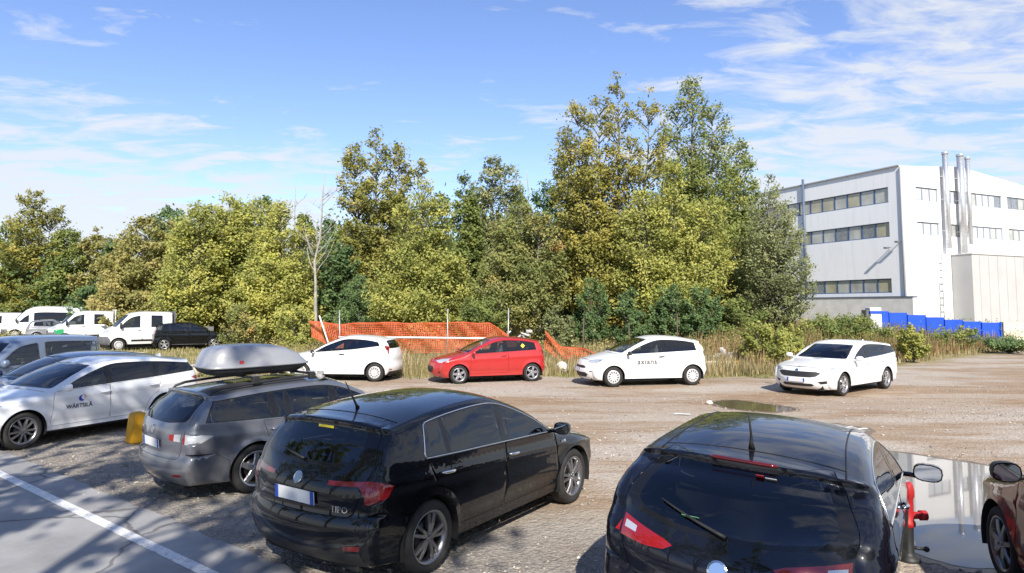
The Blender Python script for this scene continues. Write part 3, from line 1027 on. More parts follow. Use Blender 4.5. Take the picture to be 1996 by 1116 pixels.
T(1350, 163, 40, 210, 'green', 20000, 'great green poplar standing against the olive-gold one', seed=18, size=.165, group=GW, bias=.10, tips=[(1348, 163, .10, 30), (1325, 200, .10, 30), (1390, 205, .12, 34), (1300, 260, .08, 44), (1370, 290, .06, 66), (1410, 255, .10, 30), (1330, 420, .03, 90)])
T(1440, 268, 41, 110, 'green', 11000, 'green poplar on the factory side of the great pair', seed=19, size=.165, group=GW, bias=.08, tips=[(1442, 270, .08, 26), (1462, 300, .08, 24), (1425, 330, .05, 44), (1440, 420, .03, 55)])
T(1300, 330, 36, 290, 'yellow', 19000, 'spreading yellow-green tree filling the foot of the great poplars', seed=20, size=.15, group=GW, bias=.02, name='broadleaf_tree', tips=[(1310, 330, .04, 50), (1250, 380, .03, 60), (1370, 390, .03, 66), (1300, 450, .01, 95), (1400, 450, .02, 66), (1215, 450, .02, 60)])
T(1508, 345, 35.5, 115, 'grey', 9500, 'sparse grey-olive tree overlapping the factory windows', seed=21, size=.14, group=GW, name='broadleaf_tree', dens=.8, tips=[(1512, 345, .05, 26), (1490, 380, .04, 34), (1535, 390, .05, 28), (1500, 450, .02, 52), (1470, 480, .02, 46)])
T(1125, 400, 42, 130, 'dark', 8000, 'dark tree between rusty-topped tree and the great poplar', seed=22, size=.17, group=GW, name='broadleaf_tree')
for i, (px, top, D, w) in enumerate(((455, 395, 56, 60), (515, 388, 57, 60), (590, 420, 54, 70), (640, 430, 55, 70), (660, 455, 50, 80), (860, 380, 55, 80), (1010, 370, 55, 70), (220, 470, 64, 70))):
    T(px, top, D, w, 'dark' if i % 2 else 'green', 4500, 'slender dark poplar in the back of the wood', seed=40 + i, size=.26, group=BG)


# shrubs along the fence line
def shrub(px, ytop, D, wpx, leaf, n, label, seed, size=.13, name='shrub', **kw):
    x = (px - IW / 2) / FPX * D
    zb = float(gz(x, D))
    H = at(px, ytop, D).z - zb
    r = wpx / FPX * D / 2
    rs = np.random.default_rng(seed)
    pl = [(rs.uniform(-.5, .5) * r, rs.uniform(-.4, .4) * r, 0.0, rs.uniform(.7, 1), r * rs.uniform(.55, .8)) for _ in range(4)]
    pl[0] = (0, 0, 0, 1, r * .85)
    return tree(name, label, (x, D, zb), H, pl, leaf, n, size, seed, cat='shrub', clump=(.32, .2), trunk_r=.04, **kw)


GS = 'bushes at the foot of the wood'
SH = [(655, 478, 40, 110, 'dark', 9000, 'tall dark bush behind the dead tree'),
      (700, 540, 38, 110, 'dark', 7000, 'dark bush behind the left end of the orange netting'),
      (1152, 548, 33, 110, 'dark', 7500, 'blue-green bush rising behind the fallen netting'),
      (1232, 568, 32, 110, 'dark', 7000, 'blue-green bush behind the lettered white hatchback'),
      (1300, 560, 33, 90, 'dark', 6500, 'dark bush over the lettered white hatchback roof'),
      (1365, 565, 32, 110, 'dark', 7000, 'dark bush beside the pale rubble heap'),
      (1440, 585, 33, 110, 'green', 6000, 'green bush at the left end of the reddish weeds'),
      (930, 585, 33, 130, 'green', 6500, 'low green bush over the right half of the orange netting'),
      (1085, 600, 31, 90, 'grey', 4500, 'low grey-green bramble beside the fallen netting'),
      (590, 600, 32, 90, 'yellow', 5500, 'yellowing bush at the broken end of the orange netting'),
      (470, 600, 36, 100, 'rust', 5000, 'reddish bush under the yellow-green poplars'),
      (180, 560, 56, 120, 'dark', 6000, 'dark bush behind the crew-cab trucks'),
      (95, 500, 66, 110, 'dark', 6000, 'dark thicket behind the minibus'),
      (20, 520, 66, 100, 'yellow', 6000, 'yellow-green thicket behind the vans'),
      (270, 570, 46, 120, 'brown', 6000, 'brown bush over the plain white truck'),
      (1492, 640, 26.5, 110, 'yellow', 5000, 'leafy bush beside the front white estate nose'),
      (1545, 640, 27.5, 90, 'yellow', 4500, 'leafy bush behind the bonnet of the front white estate'),
      (1775, 640, 30, 70, 'yellow', 3500, 'lone yellow-green bush on the reddish bank'),
      (1600, 618, 34, 170, 'green', 4000, 'low green bush on the crest of the bank below the factory'),
      (1690, 622, 36, 150, 'green', 3500, 'dark green clump on the bank before the blue hoarding'),
      (1850, 640, 37, 130, 'green', 3000, 'green clump on the bank below the blue hoarding'),
      (1960, 668, 36, 120, 'dark', 3500, 'dark clump where the track leaves the lot')]
for i, (px, yt, D, w, lf, n, lab) in enumerate(SH):
    shrub(px, yt, D, w, lf, n, lab, 60 + i, group=GS, size=.12 if D < 40 else .2)


def wood_mass():
    """the inside of the wood, too dense to tell one tree from the next"""
    rs = np.random.default_rng(5)
    pts, tint = [], []
    for _ in range(1500):
        px = rs.uniform(-250, 1490)
        D = rs.uniform(64, 78) if px < 300 else rs.uniform(52, 70) if px < 560 else rs.uniform(46, 60)
        x = (px - IW / 2) / FPX * D
        hmax = np.interp(px, [-250, 100, 220, 300, 600, 700, 1000, 1300, 1490], [9, 7.5, 6.5, 8, 8.5, 10, 9.5, 12, 8])
        z = rs.uniform(0, 1) ** .8 * hmax * rs.uniform(.75, 1)
        m = 34
        pts.append(np.array([x, D, z]) + rs.normal(0, 1, (m, 3)) * np.array([.9, .9, .6]))
        tint.append(rs.normal(rs.normal(.4, .2), .15, m))
    P = np.vstack(pts); P[:, 2] = np.maximum(P[:, 2], .05)
    o = link('woodland', leaves_mesh(P, .34, np.concatenate(tint), rs), LF['dark'])
    tag(o, 'dense dark green inside of the wood behind the nearer trees', 'woodland', kind='stuff')


wood_mass()


def dead_tree(px0, py0, pxt, pyt, D, seed, label, r0=.16, n=9):
    rs = np.random.default_rng(seed)
    x = (px0 - IW / 2) / FPX * D
    zb = float(gz(x, D))
    top = at(pxt, pyt, D) - Vector((x, D, zb))
    root = tag(empty('dead_tree', (x, D, zb)), label, 'tree')
    m = MB()
    P = [Vector((0, 0, -.1))]
    for k in range(1, 9):
        f = k / 8
        P.append(Vector((top.x * f ** 1.3 + rs.normal(0, .10) * (k < 8), rs.normal(0, .10), top.z * f)))
    m.tube(P, [r0 * (1 - .93 * k / 8) + .01 for k in range(9)], 8)
    m.build('trunk', M_BARKPALE, root)
    for j in range(n):
        f = rs.uniform(.34, .93)
        i = min(7, int(f * 8))
        a = P[i].lerp(P[i + 1], f * 8 - i)
        sg = rs.choice([-1, 1])
        L = rs.uniform(1.2, 2.8) * (1.15 - f) + .7
        pts = [a]
        d = Vector((sg * rs.uniform(.5, 1), rs.uniform(-.6, .6), rs.uniform(.35, 1.0))).normalized()
        for s_ in range(4):
            d = (d + Vector((rs.normal(0, .22), rs.normal(0, .2), .16 + rs.normal(0, .15)))).normalized()
            pts.append(pts[-1] + d * (L / 4))
        rr = r0 * .30 * (1.1 - f) + .015
        b = MB().tube(pts, [rr, rr * .75, rr * .55, rr * .35, .006], 6).build('limb', M_BARKPALE, root)
        tw = MB()
        for q in range(4):
            k = rs.integers(1, 4)
            d2 = Vector((rs.normal(0, .7), rs.normal(0, .5), rs.uniform(.1, .9))).normalized()
            e = pts[k] + d2 * rs.uniform(.25, .6)
            tw.tube([pts[k], pts[k].lerp(e, .5) + Vector((0, 0, .03)), e], [.012, .009, .004], 4)
        tw.build('twigs', M_BARKPALE, b)
    return root


dead_tree(612, 650, 634, 338, 38, 3, 'bare bleached dead tree beside the tall dark olive poplar', .11, 16)
dead_tree(568, 620, 578, 365, 47, 5, 'thin grey dead tree behind the bright yellow-green tree', .09, 12)
dead_tree(1030, 560, 1027, 330, 49, 8, 'snapped bare snag above the rusty-topped tree', .15, 3)


# ------------------------------------------------------------------ grasses and weeds
def blades(name, label, cat, region, n, hgt, leaf, seed, width=.012, clumps=None, lean=.35, bias=0.0, thin=None):
    rs = np.random.default_rng(seed)
    x0, x1, y0, y1 = region
    if clumps:
        cx, cy = rs.uniform(x0, x1, clumps), rs.uniform(y0, y1, clumps)
        ci = rs.integers(0, clumps, n)
        sp = rs.uniform(.12, .5, clumps)
        x = cx[ci] + rs.normal(0, 1, n) * sp[ci]; y = cy[ci] + rs.normal(0, 1, n) * sp[ci]
        ch = rs.uniform(.55, 1.15, clumps)[ci]; ct = rs.normal(.45 + bias, .2, clumps)[ci]
    else:
        x, y = rs.uniform(x0, x1, n), rs.uniform(y0, y1, n)
        ch, ct = np.ones(n), np.full(n, .45 + bias)
    if thin is not None:
        ok = thin(x, y); x, y, ch, ct = x[ok], y[ok], ch[ok], ct[ok]
    n = len(x)
    z = gz(x, y)
    h = rs.uniform(hgt[0], hgt[1], n) * ch
    th = rs.uniform(0, 6.28, n)
    l = rs.uniform(.05, lean, n) * h
    B = np.stack([x, y, z - .01], 1)
    d = np.stack([np.cos(th), np.sin(th), 0 * x], 1)
    w = np.stack([-np.sin(th + .6), np.cos(th + .6), 0 * x], 1) * (width * rs.uniform(.6, 1.5, n))[:, None]
    up = np.array([0, 0, 1.])
    M_ = B + d * (l * .3)[:, None] + up * (h * .6)[:, None]
    Tt = B + d * l[:, None] + up * h[:, None]
    V = np.stack([B - w, B + w, M_ + w * .8, M_ - w * .8, Tt + w * .25, Tt - w * .25], 1).reshape(-1, 3)
    o = (np.arange(n) * 6)[:, None]
    F = np.concatenate([o + np.array([[0, 1, 2, 3]]), o + np.array([[3, 2, 4, 5]])])
    me = mesh_np('blades', V, F)
    a = me.attributes.new('tint', 'FLOAT', 'POINT')
    a.data.foreach_set('value', np.repeat(np.clip(ct + rs.normal(0, .16, n), 0, 1), 6).astype(np.float32))
    ob = link(name, me, LF[leaf])
    tag(ob, label, cat, kind='stuff')
    return ob


def edge_y(x):
    return 24.4 + np.clip(x - 11, 0, 60) * .80


def noise2(x, y, s, seed=0):
    rs = np.random.default_rng(seed)
    v = np.zeros_like(x)
    for k in range(5):
        a = rs.uniform(0, 6.28); f = s * rs.uniform(.6, 2.2); p = rs.uniform(0, 6.28)
        v += np.sin((x * math.cos(a) + y * math.sin(a)) * f + p)
    return v / 5


blades('dry_grass', 'tall straw-coloured dry grass behind the row of hatchbacks', 'grass', (-11, 13, 23.6, 33), 50000, (.18, .75), 'straw', 11, .010, 2600, thin=lambda x, y: (y > edge_y(x) - .2 + .5 * noise2(x, y, 1.3, 3)) & (noise2(x, y, .7, 9) > -.5))
blades('field_grass', 'short dry grass of the field with green patches', 'grass', (-42, -7, 23, 50), 52000, (.06, .22), 'field', 12, .016, 3500, thin=lambda x, y: y > 25 + .8 * noise2(x, y, .5, 4))
blades('verge_grass', 'low sparse grass along the edge of the gravel', 'grass', (-12, 16, 22.6, 26.5), 16000, (.04, .16), 'field', 13, .010, 700, bias=-.15, thin=lambda x, y: y > edge_y(x) - .9 + .9 * noise2(x, y, 1.7, 6))
blades('bank_weeds', 'reddish brown weeds covering the bank below the factory', 'weeds', (8, 44, 25, 45), 70000, (.30, 1.05), 'weed', 14, .013, 2600, bias=.16, thin=lambda x, y: (y > edge_y(x) + 1.0 + .5 * noise2(x, y, 1.1, 5)) & (y < edge_y(x) + 17))
blades('bank_grass', 'yellowish grass at the foot of the reddish bank', 'grass', (9, 42, 24, 44), 36000, (.10, .40), 'straw', 15, .012, 1700, bias=-.1, thin=lambda x, y: (y > edge_y(x) + .2 * noise2(x, y, 1.1, 5)) & (y < edge_y(x) + 5))


def ground_cover():
    rs = np.random.default_rng(21)
    n = 2600
    x = rs.uniform(-40, 12, n); y = rs.uniform(28.5, 54, n)
    ok = (noise2(x, y, .6, 2) > -.25) & (((x > -12) & (y < 40)) | (y > 47.5 - x * .05) | ((x > -17) & (y > 38)))
    x, y = x[ok], y[ok]
    m = 26
    P = np.repeat(np.stack([x, y, gz(x, y) + rs.uniform(.1, .55, len(x))], 1), m, 0) + rs.normal(0, 1, (len(x) * m, 3)) * np.array([.35, .35, .22])
    P[:, 2] = np.maximum(P[:, 2], gz(P[:, 0], P[:, 1]) + .03)
    tint = np.repeat(rs.normal(.5, .2, len(x)), m) + rs.normal(0, .12, len(x) * m)
    o = link('undergrowth', leaves_mesh(P, .13, tint, rs), LF['brown'])
    tag(o, 'brambles and low weeds at the foot of the wood', 'undergrowth', kind='stuff')
    n = 1500
    x = rs.uniform(9, 42, n); y = edge_y(x) + rs.uniform(1.2, 14, n)
    P = np.repeat(np.stack([x, y, gz(x, y) + rs.uniform(.1, .7, n)], 1), 22, 0) + rs.normal(0, 1, (n * 22, 3)) * np.array([.3, .3, .25])
    P[:, 2] = np.maximum(P[:, 2], gz(P[:, 0], P[:, 1]) + .03)
    tint = np.repeat(rs.normal(.45, .2, n), 22) + rs.normal(0, .12, n * 22)
    o = link('bank_herbs', leaves_mesh(P, .10, tint, rs), LF['green'])
    tag(o, 'small leafy herbs scattered over the reddish bank', 'weeds', kind='stuff')


ground_cover()

# roadside trees on the other side of the road, behind the viewer: they shade the road and the near cars
ROADSIDE = []
for i, t in enumerate((-12.5, -8.2, -4.2, .2, 4.5, 8.6, 13.0, 17.5, 22.0, -17, -21.5, -26, -31, -36)):
    p = RN * (-5.2 + .5 * math.sin(i * 2.3)) + RD * t
    ROADSIDE.append((p.x, p.y, (11.5, 11.5, 13.0, 14.5, 15.0, 14.5, 15.0, 14.5, 15.0, 15, 16.5, 17, 18, 18)[i], (2.0, 2.1, 2.3, 2.5, 2.6, 2.5, 2.6, 2.6, 2.6, 3.0, 3.2, 3.4, 3.4, 3.4)[i]))
for i, (x, y, H, r) in enumerate(ROADSIDE):
    tree('roadside_tree', 'leafy roadside tree across the road from the parked cars', (x, y, 0), H,
         [(0, 0, .22 if i < 9 else .04, 1, r), (r * .5, .3, .25 if i < 9 else .06, .85, r * .7), (-r * .5, -.2, .25 if i < 9 else .05, .9, r * .7)], 'green', 2900 if i < 9 else 5500, .26, 300 + i, group='roadside trees across the road', low=.2, clump=(.5, .3))


# ------------------------------------------------------------------ motor vehicles: panel surfaces cut from one smooth shell
def resample(P, ds):
    L = np.concatenate([[0], np.cumsum(np.hypot(*np.diff(P[:, :2], axis=0).T))])
    n = max(2, int(round(L[-1] / ds)) + 1)
    t = np.linspace(0, L[-1], n)
    return np.stack([np.interp(t, L, P[:, k]) for k in range(P.shape[1])], 1), t


def inpoly(P, poly):
    P = np.asarray(P, float); poly = np.asarray(poly, float)
    x, y = P[:, 0][:, None], P[:, 1][:, None]
    x1, y1 = poly[:, 0], poly[:, 1]
    x2, y2 = np.roll(x1, -1), np.roll(y1, -1)
    c = (y1 > y) != (y2 > y)
    with np.errstate(divide='ignore', invalid='ignore'):
        xi = (x2 - x1) * (y - y1) / (y2 - y1) + x1
    return (c & (x < xi)).sum(1) % 2 == 1


def polydist(P, line):
    """distance to an open polyline and index of the nearest segment start"""
    P = np.asarray(P, float)
    a, b = line[:-1], line[1:]
    d = b - a
    w = P[:, None, :] - a[None]
    t = np.clip((w * d).sum(2) / np.maximum((d * d).sum(1), 1e-12), 0, 1)
    q = w - t[..., None] * d
    D = np.hypot(q[..., 0], q[..., 1])
    i = D.argmin(1)
    return D[np.arange(len(P)), i], i + t[np.arange(len(P)), i]


def rounded(poly, rad=.04, n=4):
    poly = [np.array(p, float) for p in poly]
    out = []
    m = len(poly)
    for i in range(m):
        a, b, c = poly[i - 1], poly[i], poly[(i + 1) % m]
        u, v = a - b, c - b
        lu, lv = np.hypot(*u), np.hypot(*v)
        if lu < 1e-6 or lv < 1e-6:
            continue
        cosang = np.dot(u, v) / lu / lv
        if cosang < -.93:
            out.append(b); continue
        r = min(rad, lu * .45, lv * .45)
        p, q = b + u / lu * r, b + v / lv * r
        for t in np.linspace(0, 1, n):
            out.append((1 - t) ** 2 * p + 2 * t * (1 - t) * b + t * t * q)
    return np.array(out)


def offset_poly(poly, d):
    """grow (d>0) or shrink a polygon"""
    P = np.asarray(poly, float)
    A = .5 * np.sum(P[:, 0] * np.roll(P[:, 1], -1) - np.roll(P[:, 0], -1) * P[:, 1])
    sgn = 1 if A > 0 else -1
    e = np.roll(P, -1, 0) - P
    L = np.maximum(np.hypot(e[:, 0], e[:, 1]), 1e-9)
    nrm = np.stack([e[:, 1], -e[:, 0]], 1) / L[:, None] * sgn
    n = nrm + np.roll(nrm, 1, 0)
    ln = np.maximum(np.hypot(n[:, 0], n[:, 1]), .5)
    n = n / ln[:, None]
    k = 1 / np.maximum((n * nrm).sum(1), .45)
    return P + n * (d * np.minimum(k, 2))[:, None]


def clip_half(poly, p, q):
    """keep the part of poly on the left of the line p->q"""
    out = []
    p, q = np.array(p, float), np.array(q, float)
    def side(a): return (q[0] - p[0]) * (a[1] - p[1]) - (q[1] - p[1]) * (a[0] - p[0])
    m = len(poly)
    for i in range(m):
        a, b = np.array(poly[i]), np.array(poly[(i + 1) % m])
        sa, sb = side(a), side(b)
        if sa >= 0: out.append(a)
        if sa * sb < 0: out.append(a + (b - a) * sa / (sa - sb))
    return out


def patch(domain, regions, extra):
    """triangulate a flat domain so that every region outline becomes an edge; returns points, triangles, region index"""
    pts, edges = [], []
    def ring(poly):
        o = len(pts)
        pts.extend([Vector((float(p[0]), float(p[1]))) for p in poly])
        n = len(poly)
        edges.extend([(o + i, o + (i + 1) % n) for i in range(n)])
    ring(domain)
    for rg in regions:
        ring(rg)
    pts.extend([Vector((float(p[0]), float(p[1]))) for p in extra])
    v, e, f, *_ = delaunay_2d_cdt(pts, edges, [], 0, 1e-5)
    V = np.array([(p.x, p.y) for p in v])
    F = np.array([t for t in f if len(t) == 3], int)
    c = V[F].mean(1)
    keep = inpoly(c, domain)
    F, c = F[keep], c[keep]
    a = V[F]
    area = np.abs((a[:, 1, 0] - a[:, 0, 0]) * (a[:, 2, 1] - a[:, 0, 1]) - (a[:, 1, 1] - a[:, 0, 1]) * (a[:, 2, 0] - a[:, 0, 0]))
    F, c = F[area > 1e-9], c[area > 1e-9]
    cls = np.full(len(F), -1)
    for i in range(len(regions) - 1, -1, -1):
        cls[inpoly(c, regions[i])] = i
    return V, F, cls


WHEELS = {}


def wheel_meshes(style, rad, width):
    key = (style, round(rad, 3))
    if key in WHEELS:
        return WHEELS[key]
    w = width / 2
    ri = rad * .70 if style not in ('cap', 'capdark') else rad * .64
    t = MB().lathe([(ri - .012, -w + .03), (ri, -w + .012), (ri + .03, -w), (rad - .045, -w - .004), (rad - .018, -w + .012), (rad - .004, -w + .035), (rad, -w + .06),
                    (rad, w - .06), (rad - .004, w - .035), (rad - .018, w - .012), (rad - .045, w + .004), (ri + .03, w), (ri, w - .012), (ri - .012, w - .03)], 40, 'y')
    tyre = t.mesh('tyre')
    hub = MB()
    hub.lathe([(.001, -w + .02), (rad * .55, -w + .02), (rad * .55, -w + .03)], 20, 'y')
    hub.lathe([(.001, w - .075), (ri * .62, w - .075), (ri * .62, w - .09), (ri * .2, w - .09)], 24, 'y')
    hub = hub.mesh('wheel')
    m = MB()
    if style in ('cap', 'capdark'):
        n = 12
        m.lathe([(.001, w - .005), (ri * .28, w - .003), (ri * .45, w - .012), (ri * .56, w - .006)], 36, 'y')
        m.lathe([(ri * .84, w - .002), (ri * .93, w + .001), (ri * 1.02, w - .008)], 48, 'y')
        for k in range(n):
            a = 2 * math.pi * (k + .5) / n
            hw = math.pi / n * .56
            pts = []
            for (rr, hh) in ((ri * .55, hw * 1.15), (ri * .86, hw)):
                for sg in (-1, 1):
                    pts.append((rr * math.cos(a + sg * hh), w - .005, -rr * math.sin(a + sg * hh)))
            q = [pts[0], pts[1], pts[3], pts[2]]
            m.add(q + [(p[0], p[1] - .02, p[2]) for p in q], [(0, 1, 2, 3), (4, 5, 1, 0), (5, 6, 2, 1), (6, 7, 3, 2), (7, 4, 0, 3)])
    else:
        m.lathe([(ri - .012, -w + .03), (ri - .03, -w + .05), (ri - .035, w - .06), (ri - .025, w - .03), (ri - .006, w - .012), (ri + .006, w - .006), (ri + .004, w - .02)], 48, 'y')
        m.lathe([(.001, w - .015), (rad * .06, w - .016), (rad * .13, w - .026), (rad * .15, w - .06)], 24, 'y')
        arms = {'five': [(k * 72, .10, .062) for k in range(5)],
                'star': [(k * 72, .085, .075) for k in range(5)],
                'twin': [(k * 72 + d, .040, .032) for k in range(5) for d in (-11, 11)],
                'ysplit': [(k * 72 + d, .040, .040) for k in range(5) for d in (-15, 15)],
                'seven': [(k * 360 / 7, .05, .045) for k in range(7)]}[style]
        for deg, w0, w1 in arms:
            a = R(deg + 90)
            ca, sa = math.cos(a), math.sin(a)
            r0, r1 = rad * .10, ri - .02
            rm = (r0 + r1) / 2
            sec = [(r0, w0 * .5, w - .022), (rm, (w0 + w1) * .25, w - .012), (r1, w1 * .5, w - .022)]
            V = []
            for (rr, hw, yy) in sec:
                for (tt, dy) in ((-hw, -.012), (-hw * .75, 0), (hw * .75, 0), (hw, -.012), (hw * .8, -.045), (-hw * .8, -.045)):
                    V.append((rr * ca - tt * sa, yy + dy, -(rr * sa + tt * ca)))
            F = []
            for i in range(2):
                for k in range(6):
                    F.append((i * 6 + k, i * 6 + (k + 1) % 6, i * 6 + 6 + (k + 1) % 6, i * 6 + 6 + k))
            m.add(V, F)
        for k in range(5):
            a = R(k * 72 + 126)
            m.lathe([(.001, w - .012), (.009, w - .012), (.010, w - .03)], 6, 'y', (rad * .105 * math.cos(a), 0, -rad * .105 * math.sin(a)))
    rim = m.mesh('rim')
    WHEELS[key] = (tyre, hub, rim)
    return WHEELS[key]


class Vehicle:
    def __init__(s, name, label, cat, spec, group=None):
        s.sp = sp = spec
        s.root = tag(empty(name, (0, 0, 0)), label, cat, group)
        s.h = sp.get('h', .06)
        K = np.array(sp['keys'], float)
        dense = catmull(K, 12)
        q, _ = resample(dense, s.h * .62)
        s.C, s.D, s.Rr = q[:, :2], q[:, 2:4], np.maximum(q[:, 4], .01)
        s.E = s.C + s.D
        s.T = np.concatenate([[0], np.cumsum(np.hypot(*np.diff(s.C, axis=0).T))])
        s.W0 = sp['W'] / 2
        s.belt = np.array(sp['belt'], float)
        o = np.argsort(s.belt[:, 0]); s.belt = s.belt[o]
        s.rw = sp['wheel'][1]; s.ra = sp.get('arch', s.rw + .045)
        s.xf, s.xr = sp['axles']
        s.xF, s.xR = s.C[:, 0].max(), s.C[:, 0].min()
        s.yE = s.side(s.E[:, 0], s.E[:, 1], 0 * s.Rr)
        s.side_regions, s.strip_regions = [], []     # (part, poly, material, gap)
        s.imax = int(s.C[:, 1].argmax())

    # half-width of the shell at (x,z) before and after edge rounding
    def raw(s, x, z):
        sp = s.sp
        x = np.asarray(x, float); z = np.asarray(z, float)
        zb = np.interp(x, s.belt[:, 0], s.belt[:, 1])
        zm = sp.get('zmid', .58)
        y = s.W0 - sp.get('tuck', .05) * np.clip((zm - z) / .36, 0, 1.4) ** 2
        up = np.clip((z - zm) / np.maximum(zb - zm, .05), 0, 1)
        y = y - sp.get('shoulder', .025) * up ** 2
        g = np.clip(z - zb, 0, None)
        y = y - sp.get('tumble', .30) * g - sp.get('tumble2', .22) * g * g
        for (z0, z1, amp) in sp.get('creases', [(.78, .86, .012), (.38, .36, -.010)]):
            zl = np.interp(x, [s.xR, s.xF], [z1, z0])
            y = y + amp * np.exp(-((z - zl) / .062) ** 2)
        x0 = sp.get('plan0', (s.xf - .1, s.xr + .1))
        a = np.clip((x - x0[0]) / (s.xF - x0[0]), 0, 1)
        b = np.clip((x0[1] - x) / (x0[1] - s.xR), 0, 1)
        y = y * (1 - sp.get('pf', .10) * a ** 2.2 - sp.get('pr', .07) * b ** 2.2)
        for xw in (s.xf, s.xr):
            d = np.hypot(x - xw, z - s.rw)
            y = y + sp.get('flare', .014) * np.exp(-((d - s.ra) / .055) ** 2)
        return y

    def side(s, x, z, d=None):
        y = s.raw(x, z)
        P = np.stack([np.atleast_1d(x), np.atleast_1d(z)], 1)
        dist, pos = polydist(P, s.E)
        if d is not None:
            dist = d
        r = np.interp(pos, np.arange(len(s.E)), s.Rr)
        k = np.clip(dist / r, 0, 1)
        return y - (r - r * np.sqrt(np.maximum(0, 1 - (1 - k) ** 2)))

    def ys(s, x, z):
        return float(s.side(np.array([x]), np.array([z]))[0])

    def top_edge(s, x):
        """height of the upper edge of the side at x"""
        i0 = int(np.argmax(s.E[:, 1] > .62 * s.C[:, 1].max())) if 0 else 0
        e = s.E[s.i_cowl():]
        j = int(e[:, 0].argmin())
        e = e[:j + 1]
        return np.interp(x, e[::-1, 0], e[::-1, 1])

    def i_cowl(s):
        return int(np.argmin(np.hypot(s.C[:, 0] - s.sp['cowl'][0], s.C[:, 1] - s.sp['cowl'][1])))

    def beltz(s, x):
        return np.interp(x, s.belt[:, 0], s.belt[:, 1])

    # front / rear face coordinates (y,z) to strip coordinates (t, sy)
    def inv(s, y, z, rear):
        i = s.imax
        if rear:
            sl = slice(i, None)
        else:
            sl = slice(0, i + 1)
        C, D, T, yE = s.C[sl], s.D[sl], s.T[sl], s.yE[sl]
        sy, t = 0.0, 0.0
        for _ in range(6):
            zz = C[:, 1] + D[:, 1] * abs(sy) ** 2.4
            if rear:
                zz = np.minimum.accumulate(zz)[::-1]; tt = T[::-1]
            else:
                zz = np.maximum.accumulate(zz); tt = T
            zz = zz + np.arange(len(zz)) * 1e-7
            t = float(np.interp(z, zz, tt))
            sy = y / float(np.interp(t, T, yE))
        return t, sy

    def strip(s, t, sy):
        t = np.asarray(t, float); sy = np.asarray(sy, float)
        f = lambda a: np.interp(t, s.T, a)
        k = np.abs(sy) ** 2.4
        return np.stack([f(s.C[:, 0]) + f(s.D[:, 0]) * k, sy * f(s.yE), f(s.C[:, 1]) + f(s.D[:, 1]) * k], -1)

    def face_pt(s, y, z, rear):
        t, sy = s.inv(y, z, rear)
        return Vector(s.strip(t, sy))

    # region declarations -------------------------------------------------
    def rs(s, part, poly, mat, gap=0):
        s.side_regions.append((part, np.asarray(poly, float), mat, gap))

    def rface(s, part, poly, mat, rear, gap=0, pair=False, dens=.06):
        poly = np.asarray(poly, float)
        out = []
        for i in range(len(poly)):
            a, b = poly[i], poly[(i + 1) % len(poly)]
            n = max(1, int(np.hypot(*(b - a)) / dens))
            for k in range(n):
                out.append(a + (b - a) * k / n)
        P = np.array([s.inv(p[0], p[1], rear) for p in out])
        s.strip_regions.append((part + ('+' if pair else ''), P, mat, gap))
        if pair:
            s.strip_regions.append((part + '-', P * np.array([1, -1]), mat, gap))

    def t_at_x(s, x):
        sl = slice(int(s.C[:, 0].argmax()), None)
        C = s.C[sl]; T = s.T[sl]
        j = int(C[:, 0].argmin()) + 1
        return float(np.interp(x, C[:j][::-1, 0], T[:j][::-1]))

    def rtop(s, part, poly, mat, gap=0, rad=.05):
        """region on hood, roof, screens: polygon in (x, sy) with sy in -1..1"""
        P = np.array([(s.t_at_x(x), sy) for x, sy in poly])
        s.strip_regions.append((part, rounded(P, rad), mat, gap))

    # shell ----------------------------------------------------------------
    def shell(s):
        sp = s.sp
        h = s.h
        body = sp['paint']
        # side domain
        def arc(xw, zs0, zs1):
            a0 = math.asin(max(-1, min(1, (zs0 - s.rw) / s.ra)))
            a1 = math.asin(max(-1, min(1, (zs1 - s.rw) / s.ra)))
            th = np.linspace(math.pi - a0, a1, 24)
            return [(xw + s.ra * math.cos(t), s.rw + s.ra * math.sin(t)) for t in th]
        zs = sp.get('sill', .22)
        rear_in = s.xr > s.xR + s.ra * .8
        bottom = (arc(s.xr, s.E[-1][1], zs) if rear_in else [(s.E[-1][0] + .05, zs)]) + arc(s.xf, zs, s.E[0][1])
        dom = np.vstack([s.E, np.array(bottom)])
        # denser sill edge
        regs, meta = [], []
        for (part, poly, mat, gap) in s.side_regions:
            regs.append(poly); meta.append((part, mat))
        for (part, poly, mat, gap) in s.side_regions:
            if gap > 0:
                regs.append(offset_poly(poly, gap)); meta.append((None, None))
        gx = np.arange(s.E[:, 0].min(), s.E[:, 0].max(), h)
        gz = np.arange(zs, s.E[:, 1].max(), h)
        G = np.stack(np.meshgrid(gx, gz), -1).reshape(-1, 2)
        G[::2, 1] += h * .21
        G = G[inpoly(G, dom)]
        closed = np.vstack([dom, dom[:1]])
        d, _ = polydist(G, closed)
        G = G[d > .35 * h]
        tan = np.gradient(s.E, axis=0)
        tan /= np.maximum(np.hypot(tan[:, 0], tan[:, 1]), 1e-9)[:, None]
        nin = np.stack([-tan[:, 1], tan[:, 0]], 1)
        rows = []
        for k in (.06, .234, .5, .83):
            q = s.E + nin * (s.Rr * k)[:, None]
            dd, _ = polydist(q, s.E)
            ok = inpoly(q, dom) & (dd > .85 * s.Rr * k)
            rows.append(q[ok])
        for (z0_, z1_, amp_) in sp.get('creases', [(.78, .86, .012), (.38, .36, -.010)]):
            xs_ = np.arange(s.xR + .1, s.xF - .1, h * .8)
            zl_ = np.interp(xs_, [s.xR, s.xF], [z1_, z0_])
            for dz_ in (-.06, -.03, 0, .03, .06):
                q = np.stack([xs_, zl_ + dz_], 1)
                q = q[inpoly(q, dom)]
                dd, _ = polydist(q, closed)
                rows.append(q[dd > .3 * h])
